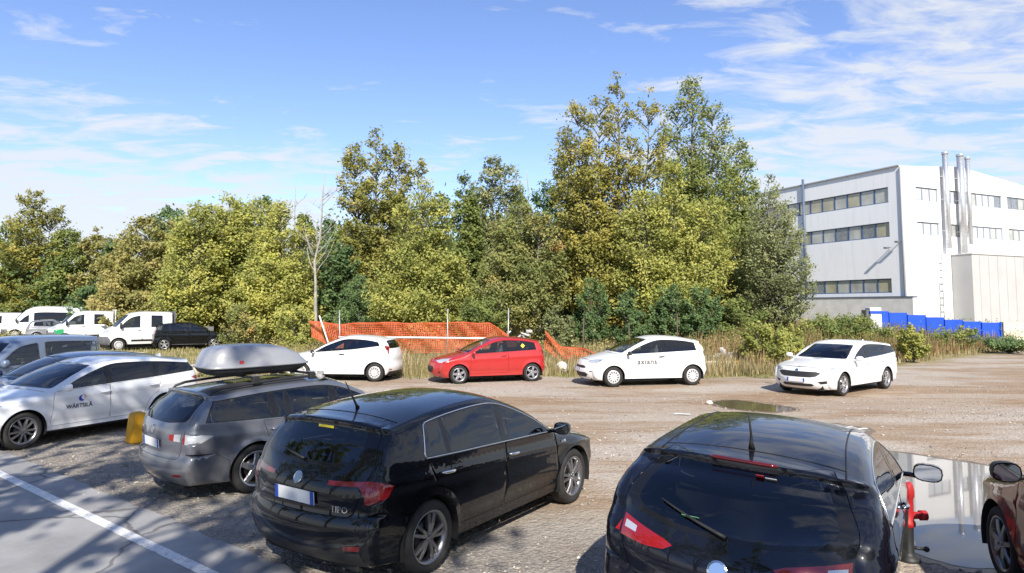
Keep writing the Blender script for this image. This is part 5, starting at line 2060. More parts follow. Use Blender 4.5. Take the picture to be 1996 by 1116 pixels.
# --- black hatchback seen from behind, with long red lamps
def black_rear():
    L = 4.35
    sp = dict(W=1.80, h=.045, paint=P_BLACK2, wheel=('five', .325), rim=M_RIM, axles=(1.27, -1.365), cowl=(.98, .97), ws_top=(.15, 1.38),
              keys=profile(L, 1.465, nose=.60, hood=(.75, .92), cowl=(.98, .97), ws_top=(.15, 1.38), peak=-.35, rear_roof=(-1.56, 1.335), win_base=(-1.985, 1.03), tail=.95, bump_r=.58, notch=.02, tail_b=.20, rw_b=.17, r_end=.13),
              belt=[(1.3, .90), (.6, .94), (-.9, 1.0), (-2, 1.08)], sill=.24, creases=[(.72, .86, .016), (.40, .37, -.012)], pr=.13, tumble=.36, tumble2=.25,
              glass=dict(m=.055, rear=[(-1.22, 1.5), (-1.40, 1.0)], pillars=[(-.14, .04, .10)], glass=[G_CLEAR, G_TINT], trim=.014, rad=.05),
              doors=[dict(x1=-.16, x2=.93, lean1=.02, lean2=-.05, z0=.34), dict(x1=-1.25, x2=-.17, lean1=-.08, lean2=.02, z0=.34, arch=-1.365)],
              rear_glass=sym([(.50, 1.285), (.585, 1.17), (.625, 1.055), (.55, 1.01), (.25, .975)]), rear_frame=sym([(.54, 1.305), (.66, 1.19), (.715, 1.05), (.65, .985), (.28, .95)]),
              rg_mat=G_TINT, rg_rad=.05,
              tailgate=sym([(.56, 1.335), (.725, 1.08), (.72, .86), (.60, .62)]),
              faces=[('reversing_light', [(.58, .895), (.68, .905), (.68, .865), (.58, .862)], M_CLEARLENS, True, True),
                     ('tail_light_inner', [(.30, .865), (.36, .885), (.70, .935), (.70, .815), (.50, .815), (.36, .832)], M_REDLENS, True, True),
                     ('tail_light', [(.735, .945), (.98, .97), (.98, .79), (.80, .765), (.735, .80)], M_REDLENS, True, True),
                     ('lower_trim', [(1, .34), (1, .1), (-1, .1), (-1, .34)], M_PLASTIC, True, False)],
              sides=[('tail_light', [(-2.4, .97), (-2.0, .965), (-1.87, .93), (-1.93, .83), (-2.4, .78)], M_REDLENS)],
              sides2=[('bumper_corner', [(-2.4, .62), (-1.85, .66), (-1.72, .60), (-1.66, .2), (-2.4, .2)], P_BLACK2, .003)])
    v = car('black_hatchback', 'blue-black hatchback with long pointed red tail lamps and round tailgate badge', 'car', sp)
    v.handle(-.02, .845, M_CHROME)
    v.mirror(.74, .93, P_BLACK2, (.11, .23, .155), out=.07)
    v.emblem(.80, True, .062)
    v.wiper(-.02, .965, .44, 1.075, True)
    # high stop lamp under the roof edge
    P = [v.face_pt(y, 1.335, True) + Vector((-.006, 0, .004)) for y in np.linspace(-.22, .22, 9)]
    MB().tube(P, .014, 6).build('stop_lamp', M_DKREDLENS, v.root)
    b = Vector(v.strip(v.t_at_x(-1.30), 0.0))
    MB().tube([b, b + Vector((-.02, 0, .05)), b + Vector((-.03, 0, .10)), b + Vector((-.13, 0, .27))], [.024, .014, .009, .005], 8).build('antenna', M_PLASTIC, v.root)
    for sg in (1, -1):   # roof ditches
        P = [Vector(v.strip(v.t_at_x(x), sg * .90)) + Vector((0, 0, .001)) for x in np.linspace(.1, -1.5, 12)]
        MB().tube(P, .006, 5).build('roof_ditch', M_PLASTIC, v.root)
    P = [Vector(v.strip(v.t_at_x(-1.34), k)) + Vector((0, 0, .001)) for k in np.linspace(-.9, .9, 13)]
    MB().tube(P, .003, 5).build('roof_seam', M_UNDER, v.root)
    st = MB().box((0, 0, 0), (.003, .05, .035)).build('sticker', M_STICKR, v.root)
    st.location = v.face_pt(-.12, 1.262, True) + Vector((-.010, 0, .004)); st.rotation_euler = (0, -.85, 0)
    st = MB().box((0, 0, 0), (.003, .07, .016)).build('sticker', M_STICKW, v.root)
    st.location = v.face_pt(-.19, 1.258, True) + Vector((-.010, 0, .004)); st.rotation_euler = (0, -.85, 0)
    st = MB().box((0, 0, 0), (.003, .11, .03)).build('sticker', pmat('sticker_green', (.10, .30, .14), .5), v.root)
    st.location = v.face_pt(.22, 1.03, True) + Vector((-.012, 0, .004)); st.rotation_euler = (0, -.95, 0)
    v.on_side([tuple(p) for p in v.frame_poly] + [tuple(v.frame_poly[0])], M_CHROME, 'window_trim', .006, .001)
    v.plate(.66, True)
    return v


v_giu = black_rear()
v_giu.place(pos=(2.45, 6.25), heading=R(58), scale=1.05)
v_giu.root.rotation_euler[0] = R(2.8)       # stands with its right wheels in the soft edge of the puddle


# --- grey estate that carries the roof box
def grey_estate():
    L = 4.70
    sp = dict(W=1.78, h=.045, paint=P_GREY, wheel=('five', .325), rim=M_RIM, axles=(1.385, -1.29), cowl=(1.06, .96), ws_top=(.20, 1.375),
              keys=profile(L, 1.45, nose=.58, hood=(.74, .90), cowl=(1.06, .96), ws_top=(.20, 1.375), peak=-.35, rear_roof=(-1.93, 1.355), win_base=(-2.24, .99), tail=.92, bump_r=.56, notch=.04),
              belt=[(1.3, .88), (.6, .91), (-.9, .95), (-2.3, 1.0)], sill=.22, creases=[(.70, .82, .012), (.38, .36, -.012)], pr=.08, flare=.03,
              glass=dict(m=.06, rear=[(-1.72, 1.5), (-2.02, .9)], pillars=[(-.08, .05, .10), (-.80, -.06, .03), (-1.02, -.10, .09)], glass=[G_CLEAR, G_CLEAR, G_CLEAR, G_TINT], trim=.014, rad=.06),
              doors=[dict(x1=-.10, x2=.98, lean1=.02, lean2=-.05, z0=.33), dict(x1=-1.13, x2=-.11, lean1=-.06, lean2=.02, z0=.33, arch=-1.29)],
              rear_glass=sym([(.50, 1.30), (.56, 1.18), (.60, 1.05), (.3, 1.02)]), rear_frame=sym([(.56, 1.325), (.645, 1.17), (.675, 1.02), (.34, .985)]),
              tailgate=sym([(.62, 1.352), (.735, 1.0), (.69, .80), (.64, .56)]), rg_mat=G_TINT,
              faces=[('reversing_light', [(.545, .86), (.655, .87), (.655, .775), (.545, .78)], M_CLEARLENS, True, True),
                     ('tail_light_inner', [(.44, .85), (.545, .865), (.545, .775), (.46, .785)], M_REDLENS, True, True),
                     ('tail_light', [(.70, .875), (.98, .875), (.98, .745), (.70, .755)], M_REDLENS, True, True),
                     ('reflector', [(.54, .365), (.75, .375), (.75, .34), (.54, .33)], M_DKREDLENS, True, True)],
              sides=[('tail_light', [(-2.6, .875), (-2.18, .875), (-2.18, .745), (-2.6, .745)], M_REDLENS), ('indicator', [(-2.19, .875), (-2.0, .862), (-1.86, .835), (-2.02, .765), (-2.19, .745)], M_CLEARLENS)],
              sides2=[('bumper_corner', [(-2.6, .60), (-2.2, .62), (-1.85, .60), (-1.66, .5), (-1.63, .1), (-2.6, .1)], P_GREY, .003)])
    v = car('estate_car', 'metallic grey estate with black roof rails parked beside the yellow block', 'car', sp)
    v.handle(-.02, .80, P_GREY)
    v.handle(-1.0, .825, P_GREY, parent='rear')
    v.mirror(.86, .90, P_GREY)
    v.plate(.72, True)
    v.emblem(.885, True, .06)
    v.wiper(.35, 1.0, .56, 1.06, True)
    for sg in (1, -1):
        pts = []
        for k, x in enumerate(np.linspace(-.02, -1.95, 15)):
            b = Vector(v.strip(v.t_at_x(x), sg * .93))
            lift = .055 * min(1, min(k, 14 - k) / 2.0)
            pts.append(b + Vector((0, 0, lift)))
        MB().tube(pts, [.012] + [.019] * 13 + [.012], 8).build('roof_rail', M_PLASTIC, v.root)
    return v


v_maz = grey_estate()
v_maz.place(pos=(-3.22, 10.7), heading=R(47.5), scale=1.0)


def roof_box(v):
    """long dark-bottomed luggage box clamped on two bars"""
    root = tag(empty('roof_box', (0, 0, 0)), 'long silver grey roof luggage box on black bars above the grey estate', 'roof box')
    zr = 1.45
    bx = MB()
    n = 28
    # lid and tray: stacked outlines in plan (super-ellipse), nose to the front
    def ring(z, k, x0, x1, w):
        P = []
        for j in range(n):
            a = 2 * math.pi * j / n
            ca, sa = math.cos(a), math.sin(a)
            e = .34
            px = math.copysign(abs(ca) ** e, ca)
            py = math.copysign(abs(sa) ** e, sa)
            xx = (x0 + x1) / 2 + (x1 - x0) / 2 * px * k
            taper = 1 - .28 * max(0, px) ** 2
            P.append((xx, py * w * k * taper, z))
        return P
    def loft(rings):
        V, F = [], []
        for r_ in rings: V += r_
        for i in range(len(rings) - 1):
            for j in range(n):
                F.append((i * n + j, i * n + (j + 1) % n, (i + 1) * n + (j + 1) % n, (i + 1) * n + j))
        F.append(tuple(range(n - 1, -1, -1))); F.append(tuple(range((len(rings) - 1) * n, len(rings) * n)))
        return V, F
    z0 = zr + .075
    V, F = loft([ring(z0, 1, -1.56, -.30, .31), ring(z0 + .05, 1, -1.66, -.20, .37), ring(z0 + .11, 1, -1.70, -.15, .40)])
    m = MB().add(V, F, True); m.build('tray', M_PLASTIC, root)
    V, F = loft([ring(z0 + .108, 1, -1.715, -.13, .415), ring(z0 + .135, 1, -1.715, -.13, .415), ring(z0 + .14, 1, -1.68, -.17, .40), ring(z0 + .26, 1, -1.66, -.30, .385), ring(z0 + .36, 1, -1.60, -.52, .355), ring(z0 + .41, 1, -1.45, -.74, .28), ring(z0 + .425, 1, -1.28, -.90, .18)])
    lid = MB().add(V, F, True).build('lid', pmat('box_silver', (.36, .365, .38), .36, .25, .4), root)
    for x, y, s_, mt in ((-1.30, -.392, .03, M_STICKR),):
        o = MB().box((0, 0, 0), (.06, .006, .045)).build('sticker', mt, root)
        o.location = (x, y - .002, z0 + .19)
    for x in (-.30, -1.18):
        o = MB()
        o.box((x, 0, zr + .050), (.07, 1.16, .03), bev=.01)
        for sg in (1, -1):
            o.box((x, sg * .575, zr + .02), (.10, .07, .10), bev=.015)
        o.build('crossbar', M_PLASTIC, root)
        MB().box((x, -.56, zr + .082), (.12, .10, .012), bev=.004).build('clamp_cover', M_RIM, root)
    root.location = v.root.location
    root.rotation_euler = v.root.rotation_euler
    root.scale = v.root.scale
    # a strap end left hanging at the front bar
    MB().tube([(-.22, -.58, zr + .06), (-.16, -.62, zr + .035), (-.12, -.60, zr - .01), (-.20, -.63, zr + .0), (-.24, -.60, zr + .04)], [.03, .05, .045, .05, .03], 7).build('strap', pmat('strap_grey', (.30, .29, .28), .9, noise=.4, bump=.5), root)
    return root


roof_box(v_maz)


# --- white estate with the swirl logo (left, nose to the road) and its sister across the track
def white_estate(kind):
    L = 4.67
    near = kind == 'logo'
    pt = P_WHITE2 if near else P_WHITE
    h = .045 if near else .055
    grille = sym([(.50, .69), (.62, .65), (.50, .555), (.38, .53)])
    sp = dict(W=1.825, h=h, paint=pt, wheel=('ysplit' if near else 'twin', .325), rim=M_RIMGREY if near else M_RIM, axles=(1.39, -1.31), cowl=(1.02, 1.0), ws_top=(.10, 1.40),
              keys=profile(L, 1.485, nose=.64, hood=(.80, .95), cowl=(1.02, 1.0), ws_top=(.10, 1.40), peak=-.45, rear_roof=(-2.02, 1.365), win_base=(-2.22, 1.06), tail=.98, bump_r=.60, notch=.03, nose_b=.30),
              belt=[(1.3, .93), (.6, .96), (-.9, 1.02), (-2.3, 1.10)], sill=.24, creases=[(.80, .90, .014), (.42, .38, -.016)],
              glass=dict(m=.055, rear=[(-1.80, 1.5), (-2.10, 1.08)], pillars=[(-.12, .04, .10), (-1.10, -.05, .05)], glass=[G_CLEAR, G_DARK, G_DARK] if near else [G_TINT, G_DARK, G_DARK], trim=.013, rad=.05, frame=M_GLOSSBLK),
              doors=[dict(x1=-.14, x2=.95, lean1=.02, lean2=-.06, z0=.34), dict(x1=-1.18, x2=-.15, lean1=-.05, lean2=.02, z0=.34, arch=-1.31)],
              rear_glass=sym([(.50, 1.31), (.60, 1.20), (.62, 1.10)]), rear_frame=sym([(.56, 1.33), (.67, 1.2), (.69, 1.08)]),
              faces=[('grille', grille, M_PLASTIC, False, False),
                     ('headlight', [(.50, .735), (.66, .79), (.98, .82), (.98, .73), (.70, .68), (.56, .685)], M_CLEARLENS, False, True),
                     ('lower_grille', sym([(.40, .36), (.46, .32), (.40, .28)]), M_PLASTIC, False, False),
                     ('fog_light', [(.54, .42), (.74, .45), (.74, .37), (.60, .35)], M_PLASTIC, False, True),
                     ('tail_light', [(.52, .93), (.98, .99), (.98, .87), (.55, .87)], M_REDLENS, True, True),
                     ('lower_trim', [(1, .33), (1, .1), (-1, .1), (-1, .33)], M_PLASTIC, True, False)],
              sides=[('headlight', [(2.6, .82), (1.98, .835), (1.72, .80), (1.88, .745), (2.6, .71)], M_CLEARLENS), ('tail_light', [(-2.6, .99), (-2.1, .985), (-1.95, .955), (-2.05, .90), (-2.6, .87)], M_REDLENS)],
              sides2=[('bumper_corner', [(2.6, .66), (1.92, .72), (1.80, .6), (1.74, .2), (2.6, .2)], pt, .003),
                      ('sill_trim', [(-1.0, .265), (1.05, .265), (1.05, .1), (-1.0, .1)], M_PLASTIC, 0)])
    lab = 'white estate with blue swirl logo and lettering on its front door' if near else 'white estate facing across the track in front of weeds, black trapezoid grille'
    v = car('estate_car', lab, 'car', sp)
    v.handle(-.03, .855, pt)
    v.handle(-1.04, .885, pt, parent='rear')
    v.mirror(.80, .97, pt)
    if near:
        dr = v.parts.get('door+')
        v.text_side('WÄRTSILÄ', .46, .615, .10, M_INK, 1, parent=dr)
        # crescent swirl above the word
        def crescent(cx, cz, r0, off, mat, a0, a1):
            n = 16
            V, F = [], []
            for k in range(n + 1):
                a = a0 + (a1 - a0) * k / n
                w = math.sin(math.pi * k / n) * off
                for rr in (r0, r0 - w - .002):
                    x, z = cx - rr * math.cos(a), cz + rr * math.sin(a)
                    V.append((x, v.ys(x, z) + .004, z))
            for k in range(n):
                F.append((2 * k, 2 * k + 1, 2 * k + 3, 2 * k + 2))
            MB().add(V, F).build('logo', mat, dr)
        crescent(.42, .785, .058, .054, M_LOGOBLUE, R(75), R(330))
        crescent(.398, .803, .050, .017, M_LOGOPINK, R(-60), R(110))
    else:
        v.plate(.455, False)
        v.emblem(.715, False, .05)
    # shark-fin aerial
    b = Vector(v.strip(v.t_at_x(-1.75), 0.0))
    MB().add([b + Vector((.10, 0, -.01)), b + Vector((-.07, .022, -.01)), b + Vector((-.07, -.022, -.01)), b + Vector((-.06, 0, .065))], [(0, 1, 3), (1, 2, 3), (2, 0, 3), (0, 2, 1)]).build('antenna', pt, v.root)
    return v


v_foc = white_estate('logo')
v_foc.place(pos=(-8.73, 13.5), heading=R(243.5))
v_foc2 = white_estate('plain')
v_foc2.place(pos=(9.83, 20.4), heading=R(218))


# --- dark blue car between, mostly hidden
def dark_blue():
    sp = dict(W=1.80, h=.06, paint=P_BLUE, wheel=('five', .32), axles=(1.35, -1.30), cowl=(1.0, .98), ws_top=(.10, 1.38),
              keys=profile(4.5, 1.46, nose=.62, hood=(.78, .93), cowl=(1.0, .98), ws_top=(.10, 1.38), peak=-.5, rear_roof=(-1.85, 1.34), win_base=(-2.1, 1.03), tail=.95, bump_r=.58),
              belt=[(1.3, .92), (.6, .95), (-.9, 1.0), (-2.2, 1.06)], sill=.24,
              glass=dict(m=.055, rear=[(-1.6, 1.5), (-1.85, 1.0)], pillars=[(-.12, .04, .10), (-1.10, -.05, .05)], glass=[G_TINT, G_DARK, G_DARK], rad=.05),
              doors=[dict(x1=-.14, x2=.95, lean1=.02, lean2=-.06), dict(x1=-1.16, x2=-.15, lean1=-.05, lean2=.02, arch=-1.30)],
              rear_glass=sym([(.50, 1.29), (.60, 1.20), (.62, 1.08)]), ws_glass=G_TINT,
              faces=[('headlight', [(.50, .72), (.66, .77), (.98, .80), (.98, .70), (.70, .66)], M_CLEARLENS, False, True), ('grille', sym([(.42, .66), (.5, .6), (.4, .5)]), M_PLASTIC, False, False)],
              sides=[('headlight', [(2.6, .80), (1.95, .81), (1.72, .78), (1.88, .72), (2.6, .70)], M_CLEARLENS)])
    v = car('dark_blue_car', 'dark blue car whose roof and windscreen show between white estate and blue-grey van', 'car', sp)
    v.mirror(.80, .95, P_BLUE)
    return v


dv = Vector((-.79, .61, 0))
base = Vector(v_foc.root.location)
hd = v_foc.root.rotation_euler[2]
v_blue = dark_blue()
v_blue.place(pos=base + dv * 2.3 + Vector((.5, .86, 0)) * .55, heading=hd)


# --- blue-grey leisure van
def leisure_van():
    L = 4.21
    sp = dict(W=1.83, h=.055, paint=P_BLUEGREY, wheel=('cap', .31), rim=M_RIMWHITE, axles=(1.33, -1.36), cowl=(1.22, 1.14), ws_top=(.52, 1.67),
              keys=profile(L, 1.80, nose=.78, hood=(.94, 1.08), cowl=(1.22, 1.14), ws_top=(.52, 1.67), peak=-.4, rear_roof=(-2.03, 1.73), win_base=(-2.07, 1.10), tail=.95, bump_r=.55, notch=.03, tail_b=.07, rw_b=.05, r_end=.10, r_roof=.11),
              belt=[(1.4, 1.04), (.4, 1.07), (-2.2, 1.10)], sill=.26, tumble=.13, tumble2=.12, creases=[(.80, .80, .012), (.45, .45, -.012)], pr=.03,
              glass=dict(m=.13, rear=[(-1.86, 1.8), (-1.86, 1.0)], pillars=[(-.18, .0, .20)], glass=[G_CLEAR, G_CLEAR], rad=.12, frame=P_BLUEGREY, trim=.004),
              doors=[dict(x1=-.10, x2=1.05, lean1=0, lean2=-.03, z0=.34), dict(x1=-1.0, x2=-.13, lean1=0, lean2=0, z0=.34)],
              rear_glass=sym([(.60, 1.6), (.66, 1.4), (.68, 1.15)]), seat_x=.05, rear_seat_x=-.9,
              faces=[('headlight', [(.50, .84), (.62, .97), (.98, 1.0), (.98, .80), (.70, .78)], M_CLEARLENS, False, True), ('grille', sym([(.45, .74), (.48, .66), (.4, .58)]), M_PLASTIC, False, False)],
              sides=[('headlight', [(2.6, 1.0), (1.86, 1.03), (1.70, 1.0), (1.82, .84), (2.6, .80)], M_CLEARLENS)],
              sides2=[('rear_lamp', [(-2.3, 1.15), (-1.99, 1.15), (-1.97, .80), (-2.3, .80)], M_REDLENS, 0)])
    v = car('leisure_van', 'blue-grey leisure van with large side windows beside dark blue car', 'van', sp)
    for w in ('window_pane_0', 'window_pane_1'):
        pass
    v.mirror(.98, 1.08, P_BLUEGREY, (.13, .20, .22), out=.05)
    v.handle(.02, .98, P_BLUEGREY)
    for wi, q in enumerate([r[1] for r in v.side_regions if r[0].startswith('window_pane')]):
        v.on_side([tuple(p) for p in q] + [tuple(q[0])], M_PLASTIC, 'window_seal', .011, .0)
    return v


v_kan = leisure_van()
v_kan.place(pos=(-13.1, 17.6), heading=R(254), scale=.97)


# --- three small hatchbacks across the track
def small_hatch(kind):
    if kind == 'wedge':          # white, rising belt, high red lamps
        L = 3.95
        sp = dict(W=1.72, h=.05, paint=P_WHITE, wheel=('cap', .30), rim=M_RIMWHITE, axles=(1.16, -1.33), cowl=(.92, .99), ws_top=(-.02, 1.41),
                  keys=profile(L, 1.48, nose=.62, hood=(.80, .94), cowl=(.92, .99), ws_top=(-.02, 1.41), peak=-.5, rear_roof=(-1.66, 1.345), win_base=(-1.83, 1.08), tail=.98, bump_r=.58, notch=.03, tail_b=.17),
                  belt=[(1.1, .90), (.6, .93), (-.6, 1.02), (-1.9, 1.19)], sill=.24, creases=[(.74, .95, .018), (.42, .36, -.014)],
                  glass=dict(m=.06, rear=[(-1.30, 1.5), (-1.52, 1.1)], pillars=[(-.34, .05, .11)], glass=[G_CLEAR, G_DARK], rad=.05),
                  doors=[dict(x1=-.42, x2=.82, lean1=.03, lean2=-.05, z0=.33)],
                  rear_glass=sym([(.44, 1.29), (.52, 1.2), (.56, 1.08)]), rear_frame=sym([(.50, 1.315), (.60, 1.2), (.63, 1.06)]),
                  faces=[('tail_light', [(.60, 1.12), (.98, 1.20), (.98, .88), (.70, .88)], M_REDLENS, True, True), ('headlight', [(.46, .74), (.6, .80), (.98, .86), (.98, .74), (.66, .68)], M_CLEARLENS, False, True),
                         ('reflector', [(.6, .40), (.95, .42), (.95, .37), (.6, .36)], M_REDLENS, True, True), ('lower_trim', [(1, .33), (1, .1), (-1, .1), (-1, .33)], M_PLASTIC, True, False)],
                  sides=[('tail_light', [(-2.2, 1.21), (-1.70, 1.20), (-1.64, 1.14), (-1.70, 1.02), (-1.86, .88), (-2.2, .85)], M_REDLENS), ('headlight', [(2.4, .87), (1.70, .875), (1.38, .86), (1.55, .80), (2.4, .72)], M_CLEARLENS),
                         ('reflector', [(-2.3, .43), (-1.82, .42), (-1.85, .37), (-2.3, .37)], M_REDLENS)])
        v = car('small_hatchback', 'white three-door hatchback with high red tail lamps beside orange netting', 'car', sp)
        v.mirror(.72, .92, M_PLASTIC, (.09, .17, .12))
        v.handle(-.24, .885, M_PLASTIC)
    elif kind == 'red':
        L = 4.03
        sp = dict(W=1.69, h=.05, paint=P_RED, wheel=('star', .30), rim=M_RIM, axles=(1.17, -1.34), cowl=(.98, 1.0), ws_top=(.02, 1.42),
                  keys=profile(L, 1.49, nose=.62, hood=(.78, .95), cowl=(.98, 1.0), ws_top=(.02, 1.42), peak=-.5, rear_roof=(-1.70, 1.355), win_base=(-1.86, 1.05), tail=.95, bump_r=.58, notch=.03, tail_b=.18, r_end=.13),
                  belt=[(1.1, .92), (.6, .95), (-.6, 1.0), (-1.9, 1.06)], sill=.24, creases=[(.72, .88, .014), (.42, .36, -.012)],
                  glass=dict(m=.06, rear=[(-1.40, 1.5), (-1.50, 1.0)], pillars=[(-.42, .04, .11)], glass=[G_CLEAR, G_TINT], rad=.06),
                  doors=[dict(x1=-.52, x2=.80, lean1=.03, lean2=-.05, z0=.33)],
                  rear_glass=sym([(.46, 1.30), (.54, 1.2), (.58, 1.08)]),
                  faces=[('headlight', [(.42, .74), (.52, .80), (.98, .86), (.98, .70), (.60, .68)], M_CLEARLENS, False, True), ('grille', sym([(.35, .56), (.42, .48), (.34, .36)]), M_PLASTIC, False, False),
                         ('fog_light', [(.58, .40), (.74, .42), (.74, .35), (.58, .34)], M_PLASTIC, False, True), ('tail_light', [(.70, 1.12), (.98, 1.12), (.98, .86), (.72, .86)], M_REDLENS, True, True)],
                  sides=[('headlight', [(2.4, .86), (1.60, .875), (1.42, .85), (1.52, .76), (1.75, .70), (2.4, .69)], M_CLEARLENS), ('tail_light', [(-2.2, 1.14), (-1.85, 1.13), (-1.83, .9), (-2.2, .86)], M_REDLENS)])
        v = car('small_hatchback', 'red three-door hatchback with a yellow diamond sign in its rear side window', 'car', sp)
        v.mirror(.74, .95, P_RED, (.09, .17, .12))
        v.handle(-.34, .88, P_RED)
        for sg in (1,):
            x, z = -1.02, 1.19
            o = MB().add([(x, v.ys(x, z + .06) + .006, z + .075), (x - .075, v.ys(x - .08, z) + .006, z), (x, v.ys(x, z - .06) + .006, z - .075), (x + .075, v.ys(x + .08, z) + .006, z)], [(0, 1, 2, 3)]).build('window_sign', M_STICKY, v.root)
    else:
        L = 4.06
        sp = dict(W=1.69, h=.05, paint=P_WHITE, wheel=('cap', .30), rim=M_RIMWHITE, axles=(1.17, -1.34), cowl=(1.0, 1.0), ws_top=(.02, 1.42),
                  keys=profile(L, 1.49, nose=.62, hood=(.78, .95), cowl=(1.0, 1.0), ws_top=(.02, 1.42), peak=-.5, rear_roof=(-1.70, 1.355), win_base=(-1.88, 1.05), tail=.95, bump_r=.58, notch=.03, tail_b=.18, r_end=.13),
                  belt=[(1.1, .92), (.6, .95), (-.6, 1.0), (-1.9, 1.06)], sill=.24, creases=[(.72, .88, .014), (.42, .36, -.012)],
                  glass=dict(m=.06, rear=[(-1.40, 1.5), (-1.50, 1.0)], pillars=[(-.42, .04, .11)], glass=[G_CLEAR, G_DARK], rad=.06),
                  doors=[dict(x1=-.52, x2=.80, lean1=.03, lean2=-.05, z0=.33)],
                  rear_glass=sym([(.46, 1.30), (.54, 1.2), (.58, 1.08)]),
                  faces=[('headlight', [(.42, .75), (.52, .80), (.98, .86), (.98, .72), (.60, .69)], M_CLEARLENS, False, True), ('grille', sym([(.36, .62), (.46, .57), (.40, .54)]), M_PLASTIC, False, False),
                         ('lower_grille', sym([(.44, .42), (.52, .36), (.42, .28)]), M_PLASTIC, False, False), ('fog_light', [(.58, .47), (.76, .49), (.76, .455), (.58, .44)], M_PLASTIC, False, True),
                         ('tail_light', [(.70, 1.12), (.98, 1.12), (.98, .86), (.72, .86)], M_REDLENS, True, True)],
                  sides=[('headlight_dark', [(1.74, .80), (1.60, .825), (1.50, .81), (1.56, .77), (1.70, .75)], M_GLOSSBLK), ('headlight', [(2.4, .86), (1.60, .875), (1.42, .85), (1.52, .76), (1.75, .70), (2.4, .70)], M_CLEARLENS), ('tail_light', [(-2.2, 1.14), (-1.86, 1.13), (-1.85, .9), (-2.2, .86)], M_REDLENS)])
        v = car('small_hatchback', 'white three-door hatchback with thin grey lettering along its door', 'car', sp)
        v.mirror(.74, .95, M_PLASTIC, (.09, .17, .12))
        v.handle(-.34, .88, M_PLASTIC)
        v.text_side('axians', .12, .66, .235, M_INKGREY, 1, parent=v.parts.get('door+'), space=1.08)
        v.plate(.50, False)
    v.wiper(.05, 1.02, -.5, 1.04, False)
    return v


small_hatch('wedge').place(pos=(-5.85, 23.4), heading=R(174), scale=1.03)
small_hatch('red').place(pos=(-.85, 22.9), heading=R(198))
small_hatch('axians').place(pos=(4.2, 22.0), heading=R(191), scale=1.05)


# --- dark red car cut by the frame on the right
def dark_red():
    L = 4.25
    sp = dict(W=1.80, h=.05, paint=P_DKRED, wheel=('seven', .335), rim=M_RIMGREY, axles=(1.30, -1.27), cowl=(.98, 1.08), ws_top=(.16, 1.50), arch=.39,
              keys=profile(L, 1.60, nose=.70, hood=(.88, 1.02), cowl=(.98, 1.08), ws_top=(.16, 1.50), peak=-.5, rear_roof=(-1.75, 1.46), win_base=(-1.95, 1.12), tail=.98, bump_r=.62),
              belt=[(1.3, .99), (.6, 1.03), (-2, 1.12)], sill=.28, flare=.03,
              glass=dict(m=.06, rear=[(-1.4, 1.6), (-1.55, 1.05)], pillars=[(-.14, .04, .10), (-1.06, -.05, .04)], glass=[G_CLEAR, G_TINT, G_TINT], rad=.05),
              doors=[dict(x1=-.16, x2=.90, lean1=.02, lean2=-.05, z0=.38), dict(x1=-1.25, x2=-.17, lean1=-.06, lean2=.02, z0=.38, arch=-1.27)],
              rear_glass=sym([(.50, 1.40), (.6, 1.25), (.62, 1.12)]),
              faces=[('tail_light', [(.60, 1.0), (.98, 1.05), (.98, .82), (.66, .84)], M_REDLENS, True, True), ('headlight', [(.46, .82), (.6, .9), (.98, .95), (.98, .82), (.66, .78)], M_CLEARLENS, False, True)],
              sides=[('headlight', [(2.4, .95), (1.75, .96), (1.60, .93), (1.7, .85), (2.4, .8)], M_CLEARLENS), ('tail_light', [(-2.4, 1.05), (-1.9, 1.04), (-1.84, .95), (-2.4, .82)], M_REDLENS)])
    v = car('crossover_car', 'dark red crossover facing away beside the large puddle', 'car', sp)
    v.mirror(.74, 1.06, M_PLASTIC, (.13, .22, .17), out=.05)
    v.handle(-.02, .93, P_DKRED)
    return v


v_red = dark_red()
v_red.place(pos=(4.50, 6.26), heading=R(72.5), anchor=(1.30, .86))


# --- vehicles standing on the field by the wood
GV = 'vehicles parked along the wood'


